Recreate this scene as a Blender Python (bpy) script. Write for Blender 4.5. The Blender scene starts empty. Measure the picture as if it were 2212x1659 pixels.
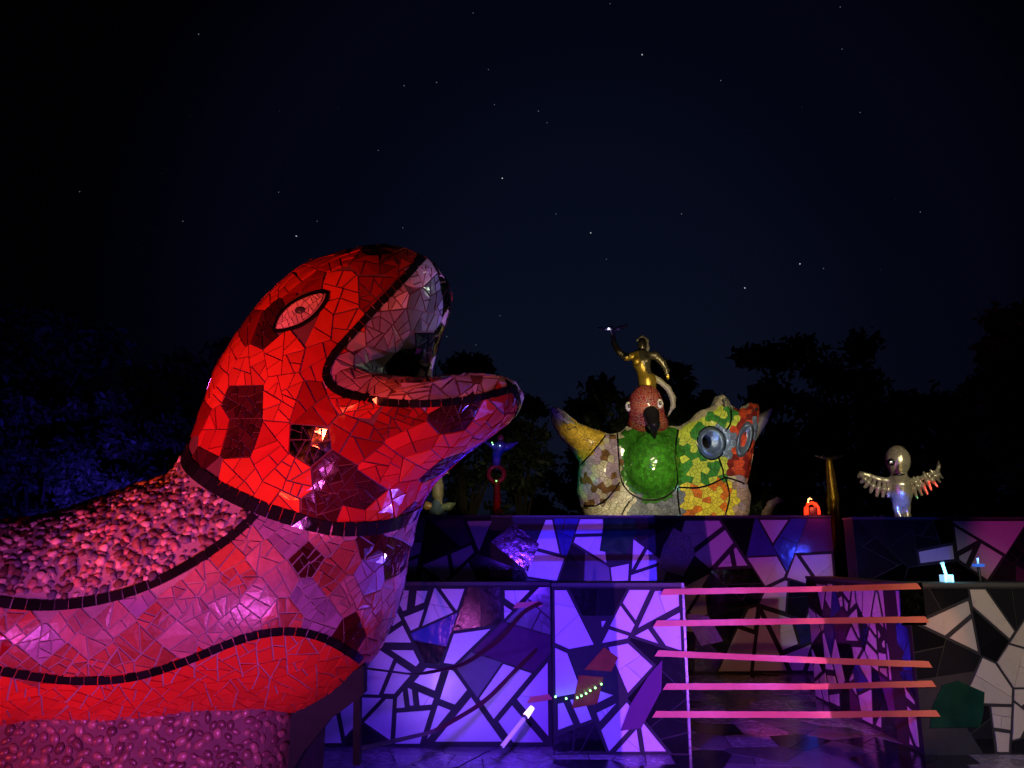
import bpy, math, random, time
import numpy as np
from mathutils import Vector, Matrix
T0 = time.time()
random.seed(7); rng = np.random.default_rng(7)
R_ = math.radians
scene = bpy.context.scene
C = scene.collection

# ------------------------------------------------------------------ camera
F = 1671.0; PITCH = R_(12.4); EYE = 1.6          # focal length in 2212-wide pixels
cam = bpy.data.cameras.new('camera'); cam.sensor_width = 36; cam.lens = 36 * F / 2212
cam.clip_start = 0.05; cam.clip_end = 4000
camo = bpy.data.objects.new('camera', cam); C.objects.link(camo)
camo.location = (0, 0, EYE); camo.rotation_euler = (R_(90) + PITCH, 0, 0)
scene.camera = camo

# ------------------------------------------------------------------ world: night sky with a last glow low over the trees
world = bpy.data.worlds.new('World'); scene.world = world; world.use_nodes = True
wn = world.node_tree; wn.nodes.clear()
W = lambda t: wn.nodes.new(t)
wo = W('ShaderNodeOutputWorld'); wb = W('ShaderNodeBackground'); tc = W('ShaderNodeTexCoord')
dp = W('ShaderNodeVectorMath'); dp.operation = 'DOT_PRODUCT'
gd = Vector((0.10, 1.0, 0.30)).normalized(); dp.inputs[1].default_value = gd
ramp = W('ShaderNodeValToRGB'); cr = ramp.color_ramp
cr.interpolation = 'EASE'
cr.elements[0].position = 0.80; cr.elements[0].color = (0.0002, 0.0002, 0.0006, 1)
cr.elements[1].position = 1.0; cr.elements[1].color = (0.0020, 0.0034, 0.0110, 1)
e = cr.elements.new(0.93); e.color = (0.0009, 0.0014, 0.0055, 1)
sx = W('ShaderNodeSeparateXYZ'); ramp2 = W('ShaderNodeValToRGB'); c2 = ramp2.color_ramp
c2.elements[0].position = 0.0; c2.elements[0].color = (0.0022, 0.0026, 0.0046, 1)
c2.elements[1].position = 0.42; c2.elements[1].color = (0, 0, 0, 1)
mulg = W('ShaderNodeMix'); mulg.data_type = 'RGBA'; mulg.blend_type = 'MULTIPLY'; mulg.inputs[0].default_value = 1
rampg = W('ShaderNodeValToRGB'); cg = rampg.color_ramp
cg.elements[0].position = 0.88; cg.elements[0].color = (0, 0, 0, 1)
cg.elements[1].position = 0.99; cg.elements[1].color = (1, 1, 1, 1)
addg = W('ShaderNodeMix'); addg.data_type = 'RGBA'; addg.blend_type = 'ADD'; addg.inputs[0].default_value = 1
L = wn.links.new
L(tc.outputs['Generated'], dp.inputs[0]); L(dp.outputs['Value'], ramp.inputs[0]); L(dp.outputs['Value'], rampg.inputs[0])
L(tc.outputs['Generated'], sx.inputs[0]); L(sx.outputs['Z'], ramp2.inputs[0])
L(ramp2.outputs[0], mulg.inputs[6]); L(rampg.outputs[0], mulg.inputs[7])
L(ramp.outputs[0], addg.inputs[6]); L(mulg.outputs[2], addg.inputs[7])
L(addg.outputs[2], wb.inputs[0]); wb.inputs[1].default_value = 1.0
L(wb.outputs[0], wo.inputs[0])
vs = scene.view_settings
vs.view_transform = 'Standard'; vs.look = 'None'; vs.gamma = 1; vs.use_curve_mapping = False; vs.exposure = 0

# ------------------------------------------------------------------ picture -> world helpers (2212 x 1659 frame)
cp, sp = math.cos(PITCH), math.sin(PITCH)
def ray(px, py):
    u = (px - 1106) / F; w = -(py - 829.5) / F
    return np.array([u, cp - sp * w, sp + cp * w])
O = np.array([0, 0, EYE])
def at(px, py, Y):
    d = ray(px, py); return O + d * (Y / d[1])

# ------------------------------------------------------------------ stage lights (projectors standing out of the frame)
def spot(name, loc, aim, power, col, size=40, blend=0.3, rad=0.04, box=None):
    l = bpy.data.lights.new(name, 'SPOT'); l.energy = power; l.color = col
    l.spot_size = R_(size); l.spot_blend = blend; l.shadow_soft_size = rad
    o = bpy.data.objects.new(name, l); C.objects.link(o); o.location = loc
    d = Vector(aim) - Vector(loc); o.rotation_euler = d.to_track_quat('-Z', 'Y').to_euler()
    if box:                                            # profile projector: four shutters cut the beam to a rectangle
        l.use_nodes = True; nt = l.node_tree; N = nt.nodes.new; K = nt.links.new; em = nt.nodes['Emission']
        t = N('ShaderNodeTexCoord'); x = N('ShaderNodeSeparateXYZ'); K(t.outputs['Normal'], x.inputs[0]); last = None
        for ax, lo_, hi_ in (('X', box[0], box[1]), ('Y', box[2], box[3])):
            dv = N('ShaderNodeMath'); dv.operation = 'DIVIDE'; K(x.outputs[ax], dv.inputs[0]); ab = N('ShaderNodeMath'); ab.operation = 'ABSOLUTE'; K(x.outputs['Z'], ab.inputs[0]); K(ab.outputs[0], dv.inputs[1])
            for op, v in (('GREATER_THAN', lo_), ('LESS_THAN', hi_)):
                g_ = N('ShaderNodeMath'); g_.operation = op; K(dv.outputs[0], g_.inputs[0]); g_.inputs[1].default_value = v
                if last is None: last = g_
                else: m_ = N('ShaderNodeMath'); m_.operation = 'MULTIPLY'; K(last.outputs[0], m_.inputs[0]); K(g_.outputs[0], m_.inputs[1]); last = m_
        K(last.outputs[0], em.inputs['Strength'])
    return o
RED = (1, .045, .03); MAG = (1, .10, .55); VIO = (.20, .10, 1); BLU = (.09, .045, 1)
spot('red_projector', (-3.1, .7, .5), at(750, 780, 3.9), 560, (1, .075, .03), 24.5, .3, .05)
spot('red_low_projector', (-2.5, 1.4, .5), at(-60, 1480, 3.3), 70, (1, .05, .03), 55, 1, .05)
spot('magenta_projector', (-.7, .4, .35), at(430, 1290, 3.5), 235, (1, .13, .95), 44, .9, .03)
spot('pink_head_projector', (-.3, .6, .35), at(690, 960, 3.6), 26, (1, .12, .5), 40, .9, .02)
spot('violet_wall_projector', (3.0, 3.4, .3), at(1150, 1350, 6.9), 290, (.11, .07, 1), 46, .9, .04)
spot('left_wall_glow', (-.7, 6.0, .35), at(980, 1450, 7.0), 26, (.36, .16, 1), 80, .9, .04)
spot('floor_violet_projector', (.2, 4.4, 1.3), (.8, 6.2, 0), 420, (.11, .02, 1), 112, .9, .05)
spot('chin_projector', (1.6, 4.6, .25), at(930, 1030, 3.9), 420, (.14, .07, 1), 34, .8, .04)
spot('mouth_projector', (4.2, 5.5, 3.6), at(930, 650, 3.9), 110, (.62, .8, .55), 24, .9, .04)
spot('nose_blue_projector', (3.4, 2.6, .9), at(955, 650, 3.9), 520, (.34, .28, 1), 12, .9, .04)
spot('palate_projector', (1.1, .9, .7), at(840, 690, 3.9), 100, (1, .22, .25), 14, .9, .04)
spot('back_wall_projector', (1.1, 8.6, .25), (1.1, 11.2, .25), 640, (.055, .02, 1), 140, .02, .008, box=(-.42, .36, -.1, .85))
spot('tape_projector', (3.1, 3.6, .45), (1.85, 6.77, .7), 460, (.60, .13, 1), 60, .01, .006, box=(-.235, .225, -.35, .35))
spot('side_wall_projector', (1.75, 7.2, .35), (3.4, 8.1, .75), 55, (.75, .07, .45), 100, .6, .01)
spot('right_back_projector', (2.2, 8.4, .5), (4.2, 11.2, 1.5), 95, (.60, .06, .75), 80, .3, .01, box=(-.40, .28, -.12, .6))
spot('far_right_projector', (5.6, 8.2, .9), (7.2, 10.6, 1.85), 60, (.8, .04, .4), 44, .7, .02)
spot('bowl_projector', (2.6, 11.7, 2.6), at(1540, 955, 13.6), 70, (.25, .5, 1), 17, .7, .03)
spot('warm_lamp', (3.9, 1.2, 2.9), (4.7, 6.8, .7), 420, (1, .84, .64), 34, .6, .06)
spot('warm_tape_lamp', (2.6, 3.4, 1.6), at(1900, 1400, 6.7), 110, (1, .40, .10), 26, .3, .03, box=(-.19, .22, -.3, .3))
spot('bird_lamp', (2.4, 6.5, 4.2), at(1430, 990, 14), 1500, (1, .86, .50), 33, .4, .08)
spot('figure_lamp', (1.9, 11.0, 3.2), at(1400, 800, 14), 150, (1, .80, .45), 30, .8, .05)
spot('belly_lamp', (2.35, 11.6, 2.8), at(1415, 1010, 14), 75, (1, 1, .35), 34, .8, .05)
spot('green_accent', (.0, 12.2, 2.2), at(1270, 1020, 13.8), 40, (.04, 1, .45), 26, .8, .03)
spot('blue_accent', (5.4, 12.6, 2.3), at(1650, 900, 14), 50, (.03, .06, 1), 14, .8, .03)
spot('statue_lamp', (6.6, 8.2, 3.6), at(1940, 1020, 13), 560, (1, .86, .52), 20, .6, .05)
spot('statue_blue', (6.2, 11.4, 2.2), at(1935, 1085, 13), 230, (.05, .12, 1), 17, .8, .03)
spot('statue_red', (7.7, 12.0, 2.3), at(2005, 1055, 13), 130, (1, .03, .03), 14, .4, .03)
spot('statue_green', (7.3, 11.6, 2.2), at(1975, 1080, 13), 30, (.05, 1, .5), 6, .6, .02)
spot('column_lamp', (5.0, 11.5, 3.2), at(1797, 1030, 13), 16, (1, .75, .25), 34, .8, .03)
spot('small_left_lamp', (.6, 9.0, 3.2), at(943, 1060, 14), 500, (.9, .75, .4), 10, .6, .03)
spot('totem_blue', (-.2, 13.0, 2.2), at(1085, 960, 15), 60, (.03, .05, 1), 18, .7, .03)
spot('totem_red', (.3, 13.2, 1.8), at(1080, 1060, 15), 16, (1, .03, .02), 24, .7, .03)
spot('foliage_blue', (-6.0, 11, .6), (-10.4, 20, 2.7), 4200, (.06, .03, 1), 20, .9, .1)
spot('foliage_violet', (-4.5, 12, .6), (-7.9, 20, 2.3), 1100, (.12, .04, 1), 24, .9, .1)
spot('foliage_green', (-3.5, 13, 1.2), (-7.2, 19.5, 1.6), 120, (.04, .7, .35), 8, .9, .1)
spot('foliage_right_red', (9, 10, 1.2), (12.9, 19.2, 6.4), 1500, (1, .12, .03), 16, .9, .1)
spot('foliage_faint_blue', (-8, 9, .6), (-14.5, 23, 6.0), 1500, (.05, .035, 1), 50, .9, .1)
spot('foliage_right_violet', (9, 10, 1.2), (12.4, 18.6, 6.1), 4500, (.14, .08, 1), 5, .9, .1)

# ------------------------------------------------------------------ object helpers
def tag(o, label=None, cat=None, group=None, kind=None):
    if label: o['label'] = label
    if cat: o['category'] = cat
    if group: o['group'] = group
    if kind: o['kind'] = kind
    return o
def empty(name, loc, label, cat, group=None):
    o = bpy.data.objects.new(name, None); C.objects.link(o); o.location = loc; o.empty_display_size = .1
    return tag(o, label, cat, group)
def mobj(name, V, Fc, mats, parent=None, midx=None, rnd=None, smooth=False):
    me = bpy.data.meshes.new(name)
    V = np.asarray(V, float)
    if parent is not None: V = V - np.array(parent['_o'] if '_o' in parent else parent.matrix_world.translation)
    me.from_pydata(V.tolist(), [], [list(map(int, f)) for f in Fc])
    if not isinstance(mats, (list, tuple)): mats = [mats]
    for m in mats: me.materials.append(m)
    if midx is not None: me.polygons.foreach_set('material_index', np.asarray(midx, dtype=np.int32))
    if rnd is not None:
        at_ = me.attributes.new('rnd', 'FLOAT', 'FACE'); at_.data.foreach_set('value', np.asarray(rnd, dtype=np.float32))
    if smooth: me.polygons.foreach_set('use_smooth', [True] * len(me.polygons))
    me.update()
    o = bpy.data.objects.new(name, me); C.objects.link(o)
    if parent is not None: o.parent = parent
    return o
class MB:
    def __init__(s): s.V = []; s.F = []
    def add(s, V, Fc):
        n = len(s.V); s.V += [tuple(v) for v in V]; s.F += [[i + n for i in f] for f in Fc]; return s
    def box(s, x0, x1, y0, y1, z0, z1):
        v = [(x, y, z) for z in (z0, z1) for y in (y0, y1) for x in (x0, x1)]
        return s.add(v, [(0, 2, 3, 1), (4, 5, 7, 6), (0, 1, 5, 4), (2, 6, 7, 3), (0, 4, 6, 2), (1, 3, 7, 5)])
    def prism(s, poly, y0, y1):
        n = len(poly); v = [(p[0], y0, p[1]) for p in poly] + [(p[0], y1, p[1]) for p in poly]
        f = [list(range(n))[::-1], list(range(n, 2 * n))] + [(i, (i + 1) % n, n + (i + 1) % n, n + i) for i in range(n)]
        return s.add(v, f)
    def tube(s, pts, rad, seg=10):
        pts = [Vector(p) for p in pts]
        if not hasattr(rad, '__len__'): rad = [rad] * len(pts)
        V = []; Fc = []
        for i, p in enumerate(pts):
            t = (pts[min(i + 1, len(pts) - 1)] - pts[max(i - 1, 0)]).normalized()
            a = t.cross(Vector((0, 0, 1)) if abs(t.z) < .9 else Vector((1, 0, 0))).normalized(); b = t.cross(a)
            for k in range(seg):
                th = 2 * math.pi * k / seg; V.append(p + (a * math.cos(th) + b * math.sin(th)) * rad[i])
        for i in range(len(pts) - 1):
            for k in range(seg):
                k2 = (k + 1) % seg; Fc.append((i * seg + k, i * seg + k2, (i + 1) * seg + k2, (i + 1) * seg + k))
        Fc.append(list(range(seg))[::-1]); Fc.append([(len(pts) - 1) * seg + k for k in range(seg)])
        return s.add(V, Fc)
    def build(s, name, mats, parent=None, smooth=False): return mobj(name, s.V, s.F, mats, parent, smooth=smooth)

# ------------------------------------------------------------------ materials
MATS = {}
def mat(name, col, rough=.3, metal=0, var=.25, noise=.12, nscale=14, bump=0.0, bscale=60, emit=None, estr=0, coat=0, spec=.5, hue=0):
    if name in MATS: return MATS[name]
    m = bpy.data.materials.new(name); m.use_nodes = True; nt = m.node_tree; b = nt.nodes['Principled BSDF']
    N = nt.nodes.new; K = nt.links.new
    b.inputs['Roughness'].default_value = rough; b.inputs['Metallic'].default_value = metal
    b.inputs['Specular IOR Level'].default_value = spec; b.inputs['Coat Weight'].default_value = coat
    tcn = N('ShaderNodeTexCoord'); nz = N('ShaderNodeTexNoise'); nz.inputs['Scale'].default_value = nscale
    nz.inputs['Detail'].default_value = 5; K(tcn.outputs['Object'], nz.inputs['Vector'])
    an = N('ShaderNodeAttribute'); an.attribute_name = 'rnd'
    # brightness = 1 + var*(rnd-.5)*2 + noise*(n-.5)*2
    m1 = N('ShaderNodeMath'); m1.operation = 'MULTIPLY_ADD'; m1.inputs[1].default_value = 2 * var; m1.inputs[2].default_value = 1 - var - noise
    K(an.outputs['Fac'], m1.inputs[0])
    m2 = N('ShaderNodeMath'); m2.operation = 'MULTIPLY_ADD'; m2.inputs[1].default_value = 2 * noise; K(nz.outputs['Fac'], m2.inputs[0]); K(m1.outputs[0], m2.inputs[2])
    vm = N('ShaderNodeVectorMath'); vm.operation = 'SCALE'; vm.inputs[0].default_value = col[:3]; K(m2.outputs[0], vm.inputs['Scale'])
    last = vm.outputs[0]
    if hue:
        hs = N('ShaderNodeHueSaturation'); mh = N('ShaderNodeMath'); mh.operation = 'MULTIPLY_ADD'
        mh.inputs[1].default_value = hue; mh.inputs[2].default_value = .5 - hue / 2
        wn_ = N('ShaderNodeTexWhiteNoise'); wn_.noise_dimensions = '1D'; K(an.outputs['Fac'], wn_.inputs['W'])
        K(wn_.outputs['Value'], mh.inputs[0]); K(mh.outputs[0], hs.inputs['Hue']); K(last, hs.inputs['Color']); last = hs.outputs[0]
    K(last, b.inputs['Base Color'])
    rr = N('ShaderNodeMath'); rr.operation = 'MULTIPLY_ADD'; rr.inputs[1].default_value = .22; rr.inputs[2].default_value = max(rough - .11, .02)
    nz2 = N('ShaderNodeTexNoise'); nz2.inputs['Scale'].default_value = nscale * 2.3; K(tcn.outputs['Object'], nz2.inputs['Vector'])
    K(nz2.outputs['Fac'], rr.inputs[0]); K(rr.outputs[0], b.inputs['Roughness'])
    if bump:
        nb = N('ShaderNodeTexNoise'); nb.inputs['Scale'].default_value = bscale; nb.inputs['Detail'].default_value = 3
        K(tcn.outputs['Object'], nb.inputs['Vector'])
        bp = N('ShaderNodeBump'); bp.inputs['Strength'].default_value = bump; bp.inputs['Distance'].default_value = .01
        K(nb.outputs['Fac'], bp.inputs['Height']); K(bp.outputs[0], b.inputs['Normal'])
    if emit: b.inputs['Emission Color'].default_value = (*emit, 1); b.inputs['Emission Strength'].default_value = estr
    MATS[name] = m; return m
grout = mat('grout', (.20, .15, .15), .85, noise=.3, bump=.4, bscale=90)
grout_dark = mat('dark_grout', (.035, .033, .035), .8, noise=.3, bump=.3)
red_tile = mat('red_tile', (.62, .035, .02), .14, var=.22, bump=.06, bscale=25)
orange_tile = mat('orange_red_tile', (.78, .07, .025), .14, var=.15, bump=.06, bscale=25)
deep_tile = mat('deep_red_tile', (.30, .012, .01), .12, var=.3, bump=.06, bscale=25)
oxblood = mat('oxblood_tile', (.06, .008, .01), .1, var=.4, bump=.06, bscale=25)
black_tile = mat('black_tile', (.012, .012, .014), .12, var=.4, bump=.05)
mirror = mat('mirror_tile', (.75, .75, .78), .04, metal=1, var=.2, bump=.25, bscale=12)
mirror_dark = mat('dark_mirror_tile', (.22, .2, .22), .06, metal=1, var=.3, bump=.3, bscale=10)
pink_stone = mat('pink_travertine', (.46, .20, .20), .3, var=.3, noise=.3, nscale=40, bump=.1)
lilac_stone = mat('lilac_travertine', (.33, .21, .36), .3, var=.25, noise=.25, nscale=40, bump=.1)
terracotta = mat('terracotta_tile', (.45, .10, .06), .3, var=.3, noise=.3, nscale=40, bump=.1)
belly_tile = mat('belly_tile', (.75, .06, .03), .15, var=.12, bump=.05)
mouth_pink = mat('mouth_pink_tile', (.64, .36, .36), .16, var=.3, bump=.08)
palate_silver = mat('palate_silver_tile', (.36, .38, .42), .16, metal=.45, var=.45, noise=.25, bump=.25, bscale=14)
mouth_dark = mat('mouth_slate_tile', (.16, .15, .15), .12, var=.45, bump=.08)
pebble_m = [mat('pebble_rose', (.42, .22, .20), .5, var=.4, noise=.25, nscale=30),
            mat('pebble_brown', (.16, .09, .08), .5, var=.4, noise=.25, nscale=30),
            mat('pebble_cream', (.60, .48, .44), .5, var=.2, noise=.25, nscale=30),
            mat('pebble_slate', (.12, .11, .17), .5, var=.4, noise=.25, nscale=30)]
white_tile = mat('white_tile', (.72, .70, .68), .30, var=.1, noise=.06, nscale=5, bump=.03, bscale=8)
cream_tile = mat('cream_tile', (.60, .52, .42), .3, var=.08, noise=.10, nscale=6, bump=.05)
grey_tile = mat('grey_tile', (.16, .15, .17), .16, var=.25)
green_glass = mat('green_glass_tile', (.02, .10, .06), .08, metal=.55, var=.3, noise=.75, nscale=5, bump=.3, bscale=14)
amber_glass = mat('amber_glass_tile', (.35, .10, .03), .12, var=.3, noise=.5, nscale=14, bump=.4, bscale=30)
blue_glass = mat('blue_glass_tile', (.05, .06, .25), .08, var=.3, noise=.4, nscale=9, bump=.3, bscale=14)
plum_tile = mat('plum_tile', (.12, .04, .11), .12, var=.3, bump=.05)
glitter = mat('glitter_tile', (.55, .62, .70), .25, metal=.8, var=.3, noise=.6, nscale=70, bump=1.0, bscale=110)
floor_tile = [mat('paving_slate', (.17, .16, .18), .22, var=.35, noise=.2, nscale=6, bump=.12, bscale=18),
              mat('paving_ash', (.34, .31, .33), .26, var=.25, noise=.2, nscale=6, bump=.12, bscale=18),
              mat('paving_black', (.02, .02, .022), .16, var=.35, noise=.2, nscale=6, bump=.1, bscale=18)]
tape_m = mat('orange_tape', (.85, .24, .13), .45, var=0, noise=.12, nscale=9, bump=.3, bscale=22)
tape_old = mat('dark_orange_tape', (.12, .035, .025), .4, var=0, noise=.2, nscale=9, bump=.3, bscale=22)
paint_grey = mat('grey_green_paint', (.028, .055, .05), .6, spec=.15, noise=.15, nscale=8, bump=.08, bscale=40)
paint_dark = mat('dark_paint', (.03, .035, .05), .3, noise=.15, nscale=8)
concrete = mat('concrete_cap', (.10, .095, .09), .6, noise=.25, nscale=12, bump=.2, bscale=70)
soil = mat('soil_ground', (.035, .033, .026), .9, noise=.4, nscale=.6, bump=.5, bscale=5)
bark = mat('bark', (.10, .08, .06), .85, noise=.4, nscale=7, bump=.5, bscale=20)
leaf_m = mat('leaf', (.045, .065, .03), .55, var=.5, noise=.3, nscale=3)
leaf_p = mat('pale_leaf', (.10, .11, .07), .5, var=.5, noise=.3, nscale=3)

# ------------------------------------------------------------------ signed distance modelling
def smin(a, b, k):
    h = np.clip(.5 + .5 * (b - a) / k, 0, 1); return b * (1 - h) + a * h - k * h * (1 - h)
def smax(a, b, k): return -smin(-a, -b, k)
def cone(p, A, B, ra, rb):
    A = np.asarray(A, float); B = np.asarray(B, float); ab = B - A
    t = np.clip(((p - A) @ ab) / (ab @ ab + 1e-12), 0, 1)
    return np.linalg.norm(p - A - t[:, None] * ab, axis=1) - (ra + (rb - ra) * t)
def ell(p, c, r):
    r = np.asarray(r, float); q = (p - np.asarray(c)) / r; k0 = np.linalg.norm(q, axis=1); k1 = np.linalg.norm(q / r, axis=1) + 1e-9
    return k0 * (k0 - 1) / k1
def chain(p, pts, rad, k=.03):
    d = None
    for i in range(len(pts) - 1):
        c = cone(p, pts[i], pts[i + 1], rad[i], rad[i + 1]); d = c if d is None else smin(d, c, k)
    return d
def polysd(P, poly):                                  # >0 inside
    poly = np.asarray(poly, float); n = len(poly); D = np.full(len(P), 1e9); ins = np.zeros(len(P), bool)
    for i in range(n):
        a = poly[i]; b = poly[(i + 1) % n]; ab = b - a; pa = P - a
        t = np.clip((pa @ ab) / (ab @ ab + 1e-12), 0, 1)
        q = pa - t[:, None] * ab; D = np.minimum(D, (q ** 2).sum(1))
        c = ((a[1] > P[:, 1]) != (b[1] > P[:, 1])); dy = b[1] - a[1]
        xx = a[0] + (P[:, 1] - a[1]) * (b[0] - a[0]) / (dy if abs(dy) > 1e-12 else 1e-12)
        ins ^= c & (P[:, 0] < xx)
    D = np.sqrt(D); return np.where(ins, D, -D)
def grad(f, p, e=.004):
    g = np.zeros_like(p)
    for s in ((1, -1, -1), (-1, -1, 1), (-1, 1, -1), (1, 1, 1)):
        s = np.array(s, float); g += s * f(p + e * s)[:, None]
    return g / (4 * e)
def project(f, p, it=4):
    p = p.copy()
    for _ in range(it):
        g = grad(f, p); v = f(p); p -= g * np.clip(v / ((g ** 2).sum(1) + .05), -.08, .08)[:, None]
    g = grad(f, p); return p, g / (np.linalg.norm(g, axis=1)[:, None] + 1e-9)
def nets(f, lo, hi, h):
    lo = np.array(lo, float); n = np.ceil((np.array(hi) - lo) / h).astype(int) + 1
    ax = [lo[i] + h * np.arange(n[i]) for i in range(3)]
    G = np.stack(np.meshgrid(*ax, indexing='ij'), -1).reshape(-1, 3)
    Fv = np.concatenate([f(G[i:i + 200000]) for i in range(0, len(G), 200000)]).reshape(n); S = Fv < 0
    m = n - 1; acc = np.zeros((*m, 3)); cnt = np.zeros(m)
    cor = [(i, j, k) for i in (0, 1) for j in (0, 1) for k in (0, 1)]
    sl = lambda c: tuple(slice(c[i], c[i] + m[i]) for i in range(3))
    for c in cor:
        for a in range(3):
            if c[a]: continue
            d = list(c); d[a] = 1; A = Fv[sl(c)]; B = Fv[sl(d)]; x = (A < 0) != (B < 0)
            t = np.where(x, A / np.where(x, A - B, 1), 0)
            for q in range(3):
                acc[..., q] += np.where(x, c[q] + (t if q == a else 0), 0)
            cnt += x
    act = cnt > 0; idx = -np.ones(m, int); idx[act] = np.arange(act.sum())
    I = np.argwhere(act); V = lo + h * (I + acc[act] / cnt[act][:, None])
    Q = []
    for a in range(3):
        b, c = (a + 1) % 3, (a + 2) % 3
        s0 = [slice(None)] * 3; s1 = [slice(None)] * 3; s0[a] = slice(0, -1); s1[a] = slice(1, None)
        X = S[tuple(s0)] != S[tuple(s1)]; E = np.argwhere(X)
        ok = (E[:, b] > 0) & (E[:, c] > 0) & (E[:, b] < m[b]) & (E[:, c] < m[c]); E = E[ok]
        if not len(E): continue
        o = []
        for db, dc in ((1, 1), (0, 1), (0, 0), (1, 0)):
            q = E.copy(); q[:, b] -= db; q[:, c] -= dc; o.append(idx[q[:, 0], q[:, 1], q[:, 2]])
        o = np.stack(o, 1); s = S[E[:, 0], E[:, 1], E[:, 2]]
        o[~s] = o[~s][:, ::-1]; Q.append(o)
    Q = np.concatenate(Q); Q = Q[(Q >= 0).all(1)]
    g = grad(f, V); v = f(V); V = V - g * np.clip(v / ((g ** 2).sum(1) + .05), -h, h)[:, None]
    return V, Q
def blob(name, f, lo, hi, h, m, parent=None):
    V, Q = nets(f, lo, hi, h); return mobj(name, V, Q, m, parent, smooth=True)
def chain_blob(name, pts, rad, m, parent=None, h=.02, k=.03, extra=None):
    pts = [np.asarray(p, float) for p in pts]; A = np.array(pts); r = max(rad) + .05
    f = (lambda p: chain(p, pts, rad, k)) if extra is None else (lambda p: extra(p, chain(p, pts, rad, k)))
    return blob(name, f, A.min(0) - r, A.max(0) + r, h, m, parent)
def cast(f, px, py, tmax=9, t0=2.0):
    d = np.array([ray(a, b) for a, b in zip(px, py)]); d /= np.linalg.norm(d, axis=1)[:, None]
    t = np.full(len(d), t0)
    for _ in range(90): t = np.minimum(t + .6 * f(O + d * t[:, None]), tmax + 1)
    return O + d * t[:, None], t < tmax

# ------------------------------------------------------------------ polygons and tiles
def clip(poly, n, c):                                  # keep x.n <= c
    out = []; m = len(poly)
    for i in range(m):
        a = poly[i]; b = poly[(i + 1) % m]; da = a[0] * n[0] + a[1] * n[1] - c; db = b[0] * n[0] + b[1] * n[1] - c
        if da <= 0: out.append(a)
        if (da < 0 < db) or (db < 0 < da):
            t = da / (da - db); out.append((a[0] + t * (b[0] - a[0]), a[1] + t * (b[1] - a[1])))
    return out
def area(p):
    return .5 * sum(p[i][0] * p[(i + 1) % len(p)][1] - p[(i + 1) % len(p)][0] * p[i][1] for i in range(len(p))) if len(p) > 2 else 0
def inset(p, g):
    if area(p) < 0: p = p[::-1]
    q = p
    for i in range(len(p)):
        a = p[i]; b = p[(i + 1) % len(p)]; dx, dy = b[0] - a[0], b[1] - a[1]; l = math.hypot(dx, dy)
        if l < 1e-6: continue
        n = (dy / l, -dx / l); q = clip(q, n, n[0] * a[0] + n[1] * a[1] - g)
        if len(q) < 3: return []
    r = []                                             # drop near-duplicate corners
    for v in q:
        if not r or math.hypot(v[0] - r[-1][0], v[1] - r[-1][1]) > .002: r.append(v)
    if len(r) > 2 and math.hypot(r[0][0] - r[-1][0], r[0][1] - r[-1][1]) < .002: r.pop()
    return r if len(r) > 2 else []
def split(p, target, rnd=random, jit=.5):
    A = abs(area(p))
    if A < target * rnd.uniform(.7, 1.7) or len(p) < 3: return [p]
    cx = sum(v[0] for v in p) / len(p); cy = sum(v[1] for v in p) / len(p)
    best = max(((a, b) for a in p for b in p), key=lambda ab: (ab[0][0] - ab[1][0]) ** 2 + (ab[0][1] - ab[1][1]) ** 2)
    if rnd.random() < .7:
        k = max(range(len(p)), key=lambda i: (p[i][0] - p[i - 1][0]) ** 2 + (p[i][1] - p[i - 1][1]) ** 2); best = (p[k], p[k - 1])
    th = math.atan2(best[1][1] - best[0][1], best[1][0] - best[0][0]) + rnd.uniform(-jit, jit)
    n = (math.cos(th), math.sin(th)); c = n[0] * cx + n[1] * cy + rnd.uniform(-.12, .12) * math.sqrt(A)
    a = clip(p, n, c); b = clip(p, (-n[0], -n[1]), -c)
    if len(a) < 3 or len(b) < 3: return [p]
    return split(a, target, rnd, jit) + split(b, target, rnd, jit)
def poisson(P, r, cap=10 ** 9):
    keep = []; grid = {}
    for i in range(len(P)):
        p = P[i]; c = tuple((p // r).astype(int)); ok = True
        for dx in (-1, 0, 1):
            for dy in (-1, 0, 1):
                for dz in (-1, 0, 1):
                    for j in grid.get((c[0] + dx, c[1] + dy, c[2] + dz), ()):
                        if ((P[j] - p) ** 2).sum() < r * r: ok = False; break
                    if not ok: break
                if not ok: break
            if not ok: break
        if ok: grid.setdefault(c, []).append(i); keep.append(i)
        if len(keep) >= cap: break
    return keep
def sample(V, Q, n):
    a = V[Q[:, 0]]; b = V[Q[:, 1]]; c = V[Q[:, 2]]; d = V[Q[:, 3]]
    ar = np.linalg.norm(np.cross(c - a, d - b), axis=1); i = rng.choice(len(Q), n, p=ar / ar.sum())
    u = rng.random((n, 1)); v = rng.random((n, 1))
    return (a[i] * (1 - u) + b[i] * u) * (1 - v) + (d[i] * (1 - u) + c[i] * u) * v
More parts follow.
